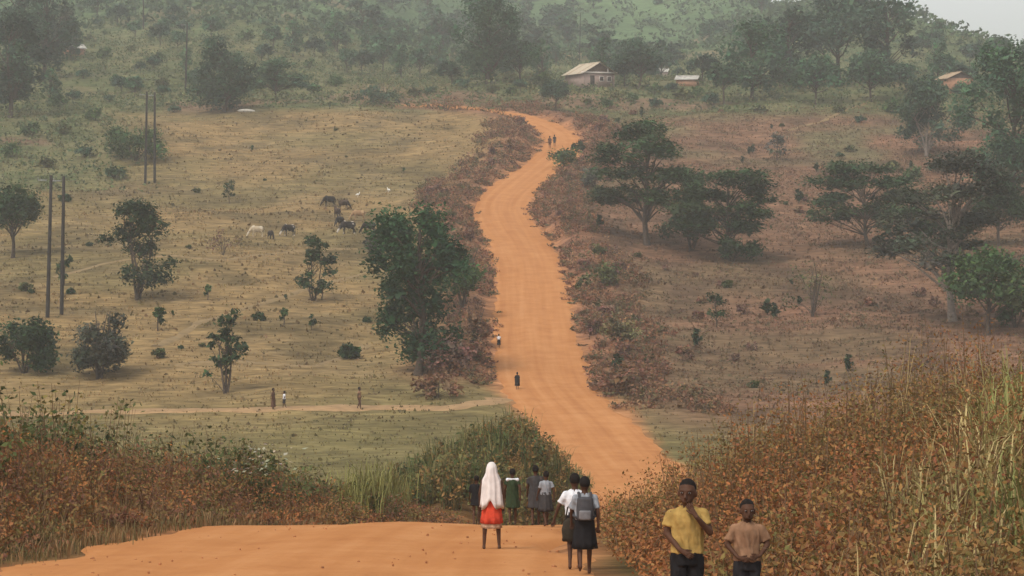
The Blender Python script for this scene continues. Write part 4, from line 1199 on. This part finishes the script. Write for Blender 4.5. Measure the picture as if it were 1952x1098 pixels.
            th = np.arctan2(V[:, 1], V[:, 0]); low = ss(.70*h, .47*h, V[:, 2])
            V[:, 2] += low*h*(.075*np.exp(-((th-1.45)/.42)**2)+.02*np.sin(th*5+1))
            link('veil', mesh_np('veil', V, Fq, None, mat, True), root)
        elif kind == 'collar':
            V = [cap((-.085*h, .03*h, .808*h), (.085*h, .03*h, .808*h), .022*h, .022*h), cap((-.085*h, -.03*h, .806*h), (.085*h, -.03*h, .806*h), .022*h, .022*h), cap((-.09*h, -.03*h, .8*h), (-.09*h, .03*h, .8*h), .03*h, .03*h), cap((.09*h, -.03*h, .8*h), (.09*h, .03*h, .8*h), .03*h, .03*h)]
            link('collar', union('collar', V, .012, mat, 2), root)
        elif kind == 'cap_hat':
            link('cap', solid('cap', [loft([(hd[2]+.092*h, .020*h, .024*h, 0, 0.008*h), (hd[2]+.089*h, .040*h, .046*h, 0, .006*h), (hd[2]+.074*h, .057*h, .064*h, 0, .004*h), (hd[2]+.058*h, .063*h, .071*h, 0, .004*h)], 24)], mat), root)
        elif kind == 'print':
            for (x, z, rx, rz) in kw['spots']:
                link('print', solid('print', [ell((x*h, -kw.get('y', .077)*h, z*h), (rx*h, .004*h, rz*h), 10, 7)], mat), root)
    return root

def foot(x, y):
    """height of the walking surface, road included"""
    e, s_ = road_dist(np.array([x]), np.array([y]))
    if e[0] < 0:
        u = 1+e[0]/float(road_hw(y))
        return float(base_h(np.array([x]), np.array([y]))[0])+0.02+0.06*(1-u*u)
    return gz(x, y)

def stand(label, px, Y, yaw, h, outfit, **kw):
    x, y = spot(px, Y)
    return person(label, (x, y, foot(x, y)-0.01), yaw, h, outfit, **kw)
PI = math.pi
# two boys on the right verge
stand('boy in a yellow short-sleeved shirt standing on the verge with one hand at his chin', 1311, 22.0, 0.0, 1.5,
      [('shorts', M_BLACK), ('shirt', M_YELLOW, dict(hem=.545, sleeve=.62, fold=.06))],
      pose=dict(elR=(-.125, .0, .665), wrR=(-.050, -.085, .575), haR=(-.005, -.10, .55), elL=(.135, -.045, .675), wrL=(.050, -.100, .775), haL=(.018, -.092, .825)),
      vox=.010, face=True, look=-.25)
tan_boy = stand('smaller boy in a tan shirt with folded hands beside the boy in yellow', 1426, 22.6, 0.0, 1.27,
      [('shorts', M_DARK), ('shirt', M_TAN, dict(hem=.50, sleeve=.8, fold=.07))],
      pose=dict(elR=(-.15, .0, .66), wrR=(-.075, -.085, .575), haR=(-.03, -.105, .565), elL=(.15, .0, .66), wrL=(.085, -.085, .59), haL=(.045, -.105, .58)),
      vox=.010, face=True, look=.1)
# walkers on the near road
stand('woman wrapped in a long pale veil and red skirt walking away down the road', 937, 41.0, PI, 1.5,
      [('skirt', M_HEM, dict(top=.40, bot=.245, r=.55, name='underskirt')), ('skirt', M_RED, dict(top=.60, bot=.30, r=.75)), ('veil', M_VEIL)],
      pose=dict(knR=(-.075, .0, .285), anR=(-.085, .02, .05), toR=(-.095, -.06, .016), knL=(.075, .0, .285), anL=(.085, .02, .05), toL=(.095, -.06, .016)))
stand('child in a black dress walking left of the woman in the pale veil', 908, 55.5, PI, 1.16, [('dress', M_BLACK, dict(hem=.40, sleeve=.9))], pose=STRIDE)
stand('schoolgirl in a dark green dress with white collar on the road crest', 977, 52.5, PI, 1.24, [('dress', M_GREEN, dict(hem=.31, sleeve=.5, flare=1.05)), ('collar', M_WHITE)], pose=STRIDE)
stand('tall girl in a charcoal dress beside the girl in grey blouse', 1021, 51.5, PI, 1.30, [('dress', M_CHAR, dict(hem=.30, sleeve=.7, flare=1.1))], pose=STRIDE)
stand('girl in a pale grey blouse and charcoal skirt at the right edge of the crest', 1041, 50.5, PI+.4, 1.17, [('skirt', M_CHAR, dict(top=.62, bot=.27, r=1.0)), ('shirt', M_GREY, dict(hem=.57, sleeve=.7))], pose=STRIDE)
stand('child in a white shirt and dark skirt walking with the one carrying a backpack', 1096, 35.6, PI, 1.44, [('skirt', M_BLACK, dict(top=.60, bot=.30, r=.9)), ('shirt', M_WHITE, dict(hem=.56, sleeve=.75))], pose=dict(STRIDE, elL=(.165, .0, .655), wrL=(.205, -.03, .53), haL=(.22, -.04, .475)))
px_b, Yb = 1115, 34.4
kid = stand('child in a grey shirt and black skirt carrying a backpack down the road', px_b, Yb, PI, 1.42, [('skirt', M_BLACK, dict(top=.60, bot=.27, r=.9)), ('shirt', M_GREY, dict(hem=.56, sleeve=.85))],
            pose=dict(STRIDE, knL=(.05, -.02, .285), anL=(.045, .13, .13), toL=(.05, .09, .055)))
# the backpack on the child's back (local +y is the back before turning)
bp = thing('backpack', 'charcoal and grey backpack on the back of the child in grey', 'backpack', kid.location, PI)
hB = 1.42
link('pack', union('pack', [loft([(.80*hB, .055*hB, .03*hB, 0, .105*hB), (.785*hB, .08*hB, .045*hB, 0, .11*hB), (.68*hB, .088*hB, .055*hB, 0, .115*hB), (.58*hB, .085*hB, .052*hB, 0, .118*hB), (.565*hB, .07*hB, .04*hB, 0, .118*hB)], 24)], .012, M_PACK, 2), bp)
link('pocket', union('pocket', [loft([(.67*hB, .055*hB, .016*hB, 0, .168*hB), (.66*hB, .062*hB, .024*hB, 0, .168*hB), (.59*hB, .062*hB, .026*hB, 0, .168*hB), (.575*hB, .05*hB, .018*hB, 0, .168*hB)], 20)], .01, M_PACKL, 2), bp)
for s_ in (-1, 1):
    pts = [(s_*.055*hB, .095*hB, .79*hB), (s_*.06*hB, .04*hB, .835*hB), (s_*.062*hB, -.04*hB, .825*hB), (s_*.068*hB, -.082*hB, .76*hB), (s_*.085*hB, -.075*hB, .67*hB), (s_*.115*hB, .0, .60*hB), (s_*.08*hB, .09*hB, .585*hB)]
    link('strap', solid('strap', [tube(np.array(pts), np.full(7, .013*hB), 8)], M_PACK), bp)
xb, yb = spot(1086, 35.3)
sk = thing('shoulder_bag', 'dark olive cloth bag hanging beside the child in the white shirt', 'bag', (xb, yb, foot(xb, yb)+.42), 0.3)
link('bag', union('bag', [loft([(.34, .05, .04), (.30, .09, .06), (.18, .125, .075), (.05, .11, .07), (0.0, .06, .045)], 24, .14, 5)], .012, M_SACK, 2), sk)
link('strap', solid('strap', [tube(np.array([(-.06, 0, .34), (-.03, 0, .5), (.03, .0, .58), (.08, 0, .5), (.06, 0, .34)]), np.full(5, .012), 6)], M_SACK), sk)

def px_person(label, px, footy, topy, yaw, outfit, ymin=150, **kw):
    x, y = at(px, footy, ymin)
    return person(label, (x, y, foot(x, y)-.01), yaw, (footy-topy)*y/F_PX, outfit, vox=.02, **kw)
px_person('person in a black dress walking in the middle of the climbing road', 986, 745, 711, PI, [('dress', M_BLACK, dict(hem=.22, sleeve=.9, flare=1.2))], pose=STRIDE)
px_person('child in a white top and dark skirt at the left edge of the climbing road', 951, 665, 637, PI, [('skirt', M_BLACK, dict(top=.62, bot=.25, r=.8)), ('shirt', M_WHITE, dict(hem=.62, sleeve=.5))], pose=STRIDE)
px_person('person in a brown dress standing on the footpath', 521, 783, 740, 1.2, [('dress', M_BROWN, dict(hem=.15, sleeve=.7))])
px_person('child in a white shirt beside the person in brown on the footpath', 542, 780, 745, -1.2, [('shorts', M_DARK), ('shirt', M_WHITE, dict(hem=.52, sleeve=.6))], pose=STRIDE)
px_person('person in a tan top and dark shorts walking alone on the footpath', 685, 782, 738, 1.5, [('shorts', M_BROWN), ('shirt', M_TAN, dict(hem=.52, sleeve=.5))], pose=STRIDE)
px_person('person in brown walking at the upper bend of the road', 1048, 284, 260, PI, [('shorts', M_BROWN), ('shirt', M_BROWN, dict(hem=.52, sleeve=.8))], ymin=370, pose=STRIDE)
px_person('person in charcoal walking beside the one in brown at the upper bend', 1057, 281, 258, PI, [('shorts', M_CHAR), ('shirt', M_CHAR, dict(hem=.52, sleeve=.8))], ymin=370, pose=STRIDE)

# ---------------------------------------------------------------- cattle and egrets
def cow_mat(name, a, b, thr=0.5, scale=1.6):
    m, nt, bs = nodes_of(name)
    bs.inputs['Roughness'].default_value = 0.7
    tc = nt.nodes.new('ShaderNodeTexCoord'); nz = nt.nodes.new('ShaderNodeTexNoise'); nz.inputs['Scale'].default_value = scale; nz.inputs['Detail'].default_value = 1
    nt.links.new(tc.outputs['Object'], nz.inputs['Vector'])
    cr = nt.nodes.new('ShaderNodeValToRGB'); cr.color_ramp.interpolation = 'LINEAR'
    cr.color_ramp.elements[0].position = thr-.02; cr.color_ramp.elements[0].color = (*a, 1)
    cr.color_ramp.elements[1].position = thr+.02; cr.color_ramp.elements[1].color = (*b, 1)
    nt.links.new(nz.outputs['Fac'], cr.inputs['Fac']); nt.links.new(cr.outputs[0], bs.inputs['Base Color'])
    return m
M_HORN = mat_flat('horn', (0.25, 0.21, 0.16))
def cow(label, px, py, yaw, mat, s=1.0, graze=True, group=None):
    x, y = at(px, py, 200)
    root = thing('cow', label, 'cow', (x, y, gz(x, y)-.02), yaw, group)
    root.scale = (s*1.06,)*3
    P = [ell((0, 0, .95), (.62, .30, .36)), ell((-.45, 0, 1.0), (.34, .27, .31)), ell((.45, 0, .98), (.34, .25, .36)), ell((.42, 0, 1.26), (.18, .12, .14)), ell((-.1, 0, .80), (.5, .27, .26))]
    hx = (1.22, 0, .30) if graze else (1.25, 0, 1.32)
    P += [cap((.6, 0, 1.05), (hx[0]-.18, 0, hx[2]+.22), .23, .13), cap((hx[0]-.16, 0, hx[2]+.2), (hx[0]+.04, 0, hx[2]-.16), .125, .075)]
    for sx, sy in ((.46, 1), (.46, -1)):
        P += [cap((sx, sy*.16, .85), (sx+.02, sy*.17, .45), .12, .068), cap((sx+.02, sy*.17, .45), (sx, sy*.17, .06), .062, .05), cap((sx, sy*.17, .05), (sx+.04, sy*.17, .04), .06, .06)]
    for sx, sy in ((-.55, 1), (-.55, -1)):
        P += [cap((sx, sy*.15, .92), (sx+.08, sy*.17, .62), .17, .10), cap((sx+.08, sy*.17, .62), (sx-.12, sy*.17, .40), .09, .06), cap((sx-.12, sy*.17, .40), (sx-.06, sy*.17, .06), .056, .05), cap((sx-.06, sy*.17, .05), (sx-.02, sy*.17, .04), .06, .06)]
    for sy in (-1, 1): P.append(cap((hx[0]-.2, sy*.10, hx[2]+.22), (hx[0]-.22, sy*.24, hx[2]+.2), .04, .02))
    P += [cap((-.77, 0, 1.14), (-.86, 0, .75), .035, .022), cap((-.86, 0, .75), (-.86, 0, .45), .022, .045)]
    link('body', union('cow', P, .035, mat, 3), root)
    for sy in (-1, 1):
        pts = np.array([(hx[0]-.2, sy*.08, hx[2]+.28), (hx[0]-.2, sy*.20, hx[2]+.36), (hx[0]-.17, sy*.22, hx[2]+.52)])
        link('horn', solid('horn', [tube(pts, np.array([.035, .026, .006]), 8)], M_HORN), root)
    return root
C_BLK = cow_mat('hide_black', (0.016, 0.013, 0.012), (0.03, 0.022, 0.018))
C_BRN = cow_mat('hide_dark_brown', (0.035, 0.020, 0.014), (0.06, 0.034, 0.022))
C_PIE = cow_mat('hide_pied', (0.020, 0.015, 0.013), (0.50, 0.44, 0.38), .56)
C_PAL = cow_mat('hide_pale', (0.42, 0.33, 0.22), (0.52, 0.44, 0.33))
C_TAN = cow_mat('hide_tan', (0.27, 0.16, 0.08), (0.36, 0.24, 0.13))
g_ = 'cattle grazing on the pasture'
cow('black cow grazing uphill of the other cattle', 628, 394, 3.7, C_BLK, group=g_)
cow('dark brown cow standing with raised head in the middle of the herd', 643, 418, 1.9, C_BRN, graze=False, group=g_)
cow('black cow just downhill of the standing dark brown cow', 648, 432, 4.2, C_BLK, .9, group=g_)
cow('black and white pied cow grazing nearest the grey half-bare bush', 664, 446, 3.6, C_PIE, 1.1, group=g_)
cow('tan cow lying of the herd behind the pied cow', 684, 420, 3.3, C_TAN, .95, group=g_)['label'] = 'tan cow grazing behind the pied cow'
cow('cream cow grazing beside the small black calf', 490, 452, 3.5, C_PAL, .95, group=g_)
cow('small black calf beside the cream cow', 516, 457, 5.2, C_BLK, .75, group=g_)
cow('black cow with white belly patch grazing between the calf and the herd', 551, 450, 3.8, C_PIE, 1.0, group=g_)
cow('dark brown cow grazing alone between the egrets and the herd', 655, 400, 0.6, C_BRN, .9, group=g_)
cow('black cow half hidden behind the grey half-bare bush', 704, 446, 2.8, C_BLK, 1.0, group=g_)
M_EGRET = mat_flat('white_feathers', (0.78, 0.77, 0.74), var=0.04)
M_BEAK = mat_flat('yellow_beak', (0.55, 0.36, 0.06))
for px, py, yw in ((682, 377, 0.4), (741, 368, 2.4)):
    x, y = at(px, py, 200)
    r = thing('white_bird', 'white egret standing on the pasture uphill of the cattle', 'bird', (x, y, gz(x, y)), yw, 'egrets near the cattle')
    r.scale = (1.35,)*3
    link('body', union('egret', [ell((0, 0, .30), (.17, .085, .10)), cap((-.1, 0, .29), (-.24, 0, .24), .06, .02), cap((.12, 0, .33), (.18, 0, .46), .045, .025), cap((.18, 0, .46), (.21, 0, .54), .028, .032), cap((0, .03, .26), (.0, .03, .0), .012, .012), cap((0, -.03, .26), (0, -.03, .0), .012, .012)], .012, M_EGRET, 2), r)
    link('beak', solid('beak', [cap((.23, 0, .54), (.32, 0, .52), .012, .003, 6)], M_BEAK), r)

# ---------------------------------------------------------------- utility poles
M_POLE = mat_flat('tarred_wood', (0.035, 0.030, 0.027), var=0.3, scale=3)
M_INS = mat_flat('porcelain', (0.30, 0.28, 0.26), rough=0.3, spec=0.5)
M_STEEL = mat_flat('galvanised_steel', (0.30, 0.30, 0.30), rough=0.5)
def pole(label, px, base, top, topx=None, r=0.17, ymin=140, group=None):
    x, y = at(px, base, ymin)
    h = (base-top)*y/F_PX; dx = ((topx or px)-px)*y/F_PX
    o = thing('utility_pole', label, 'pole', (x, y, gz(x, y)-.4), 0, group)
    link('pole', solid('pole', [tube(np.array([(0, 0, 0), (dx*.35, 0, h*.35), (dx*.7, 0, h*.7), (dx, 0, h+.4), (dx, 0, h+.4)]), np.array([r*1.15, r*1.05, r*.95, r*.82, .003]), 12)], M_POLE), o)
    link('bracket', solid('bracket', [bx((dx-.42, -.05, h-.1), (dx+.42, .05, h-.02))], M_STEEL, False), o)
    for s_ in (-1, 1):
        link('insulator', solid('insulator', [loft([(h-.02, .03, .03), (h+.05, .07, .07), (h+.08, .04, .04), (h+.13, .065, .065), (h+.2, .03, .03)], 12)], M_INS), o)
        o.children[-1].location = (dx+s_*.36, 0, 0)
    return o
pole('tall dark pole standing left in the pair by the dark bush', 74, 606, 335, 83, group='poles of the line over the pasture')
pole('tall dark pole standing right in the pair by the dark bush', 104, 600, 336, 110, group='poles of the line over the pasture')
pole('dark pole standing left in the pair before the wide rounded tree', 268, 350, 176, 272, group='poles of the line over the pasture')
pole('dark pole standing right in the pair before the wide rounded tree', 289, 349, 177, 290, group='poles of the line over the pasture')
pole('single dark pole on the scrubby hill left of the big rounded tree', 346, 172, 44, 350, ymin=380, group='poles of the line over the pasture')
pole('faint pole high on the left hillside above the scrub', 271, 56, -30, 271, ymin=500, group='poles of the line over the pasture')
pole('faint pole behind the plastered house', 1100, 118, 26, 1102, r=.12, ymin=460)

# ---------------------------------------------------------------- houses
M_PLAST = mat_flat('weathered_pink_plaster', (0.33, 0.24, 0.205), var=0.14, scale=1.2)
M_TIN = mat_flat('pale_tin', (0.50, 0.42, 0.31), rough=0.6, var=0.12, scale=2.5, spec=0.3)
M_TIN2 = mat_flat('rust_tin', (0.40, 0.29, 0.19), rough=0.7, var=0.25, scale=2.5)
M_WTIN = mat_flat('bright_tin', (0.40, 0.38, 0.34), rough=0.7, var=0.3, scale=2, spec=0.4)
M_GABLE = mat_flat('brown_gable', (0.13, 0.085, 0.062), var=0.25, scale=3)
M_TRIM = mat_flat('white_trim', (0.66, 0.60, 0.55), var=0.08)
M_DOOR = mat_flat('dark_door', (0.045, 0.035, 0.030))
M_BRICK = mat_flat('burnt_brick', (0.36, 0.19, 0.115), var=0.25, scale=2.5)
def gable_house(label, x, y, rz, L, Wd, wall_h, rise, wall_m, roof_ms, over=.55, detail=True, cat='house'):
    """ridge runs along local y; the gable faces local -y"""
    z = min(gz(x+a, y+b) for a in (-Wd/2, Wd/2) for b in (-L/2, L/2))
    o = thing('plastered_house' if detail else 'tin_roofed_house', label, cat, (x, y, z-.15), rz)
    H_ = wall_h+.5
    t = .22; hw, hl = Wd/2, L/2
    link('wall', solid('wall', [bx((-hw, -hl, 0), (-hw+t, hl, H_)), bx((hw-t, -hl, 0), (hw, hl, H_)), bx((-hw+t, hl-t, 0), (hw-t, hl, H_)), bx((-hw+t, -hl, 0), (hw-t, -hl+t, H_))], wall_m, False), o)
    for yy in (-hl+.06, hl-.06-t*.5):
        V = np.array([(-hw, yy, H_), (hw, yy, H_), (0, yy, H_+rise), (0, yy, H_+rise), (-hw, yy+.1, H_), (hw, yy+.1, H_), (0, yy+.1, H_+rise), (0, yy+.1, H_+rise)])
        Fq = np.array([(0, 1, 2, 3), (4, 7, 6, 5), (0, 4, 5, 1), (1, 5, 6, 2), (0, 3, 7, 4)])
        link('gable', mesh_np('gable', V, Fq, None, M_GABLE), o)
    # roof: corrugated sheets side by side on either slope
    rf = link('roof', solid('ridge_cap', [tube(np.array([(0, -hl-over, H_+rise+.1), (0, hl+over, H_+rise+.1)]), np.array([.1, .1]), 8)], roof_ms[0]), o)
    n = max(4, int(round((L+2*over)/.95)))
    w = (L+2*over)/n
    for s_ in (-1, 1):
        for k in range(n):
            y0 = -hl-over+k*w
            ex = hw+over; dz = rise/hw*ex
            m = 9
            ys = y0+np.linspace(-.02, w-.005, m); co = .022*np.cos(np.arange(m)*math.pi)+.006*(k % 2)
            top = np.stack([np.zeros(m), ys, H_+rise+.05+co], -1); bot = np.stack([np.full(m, s_*ex), ys, H_+rise+.05-dz+co], -1)
            V = np.concatenate([top, bot, top-np.array([0, 0, .02]), bot-np.array([0, 0, .02])])
            i = np.arange(m-1)
            Fq = np.concatenate([np.stack([i, i+1, i+1+m, i+m], -1), np.stack([i+2*m, i+3*m, i+1+3*m, i+1+2*m], -1), np.stack([i+m, i+m+1, i+3*m+1, i+3*m], -1)])
            mm = roof_ms[1] if (k % 5 == 2 and len(roof_ms) > 1) else roof_ms[0]
            link('roof_sheet', mesh_np('roof_sheet', V, Fq, None, mm), rf)
    if detail:
        link('fascia', solid('fascia', [bx((-hw-over, -hl-.24, H_-.16), (hw+over, -hl-.02, H_+.12))], M_TRIM, False), o)
        link('post', solid('post', [bx((hw*.55-.12, -hl-.16, H_+.125), (hw*.55+.12, -hl-.03, H_+rise*.42))], M_TRIM, False), o)
        d = link('door', solid('door', [bx((-hw*.45-.45, -hl-.05, .5), (-hw*.45+.45, -hl-.002, 2.5))], M_DOOR, False), o)
        link('handle', solid('handle', [ell((-hw*.45+.34, -hl-.08, 1.5), (.04, .04, .04), 8, 6)], M_STEEL), d)
        for wx in (hw*.15, hw*.65):
            wd = link('window', solid('window', [bx((wx-.4, -hl-.04, 1.5), (wx+.4, -hl-.002, 2.3))], M_DOOR, False), o)
            link('frame', solid('frame', [bx((wx-.47, -hl-.07, 2.302), (wx+.47, -hl-.003, 2.38)), bx((wx-.47, -hl-.07, 1.42), (wx+.47, -hl-.003, 1.498)), bx((wx-.47, -hl-.07, 1.5), (wx-.402, -hl-.003, 2.3)), bx((wx+.402, -hl-.07, 1.5), (wx+.47, -hl-.003, 2.3))], M_TRIM, False), wd)
    return o
x, y = at(1125, 166, 380)
gable_house('plastered house with pale tin gable roof beside the top of the road', x, y+3, R(24), 8.5, 6.6, 2.6, 1.9, M_PLAST, (M_TIN, M_TIN2))
x, y = at(138, 108, 380)
gable_house('small hut with bright tin roof beside the dense stand of dark trees', x, y+2, R(-58), 4.2, 3.4, 1.5, .8, M_BRICK, (M_WTIN,), .35, False, 'hut')
x, y = at(1262, 152, 380)
gable_house('tiny bright-roofed hut among bushes right of the plastered house', x, y+2, R(80), 3.0, 2.6, 1.6, .7, M_PLAST, (M_WTIN,), .3, False, 'hut')
x, y = at(1312, 166, 380)
gable_house('low hut with white tin roof behind bushes below the grove', x, y+2, R(75), 4.0, 2.8, 1.2, .6, M_BRICK, (M_WTIN,), .35, False, 'hut')
x, y = at(1822, 178, 380)
gable_house('orange brick house half hidden by trees on the right hill', x, y+2, R(15), 6, 5.0, 2.8, 1.1, M_BRICK, (M_TIN2,), .4, False)
# pale slab lying at the foot of the big rounded tree
x, y = at(468, 213, 300)
sb = thing('stone_slab', 'long pale flat rock at the foot of the big rounded tree', 'rock', (x, y, gz(x, y)-.05), .1)
link('rock', union('rock', [ell((0, 0, .15), (1.5, .8, .35), 16, 10), ell((.8, .1, .1), (.9, .7, .3), 16, 10)], .12, mat_flat('pale_rock', (0.48, 0.44, 0.38), var=.2, scale=2), 1), sb)
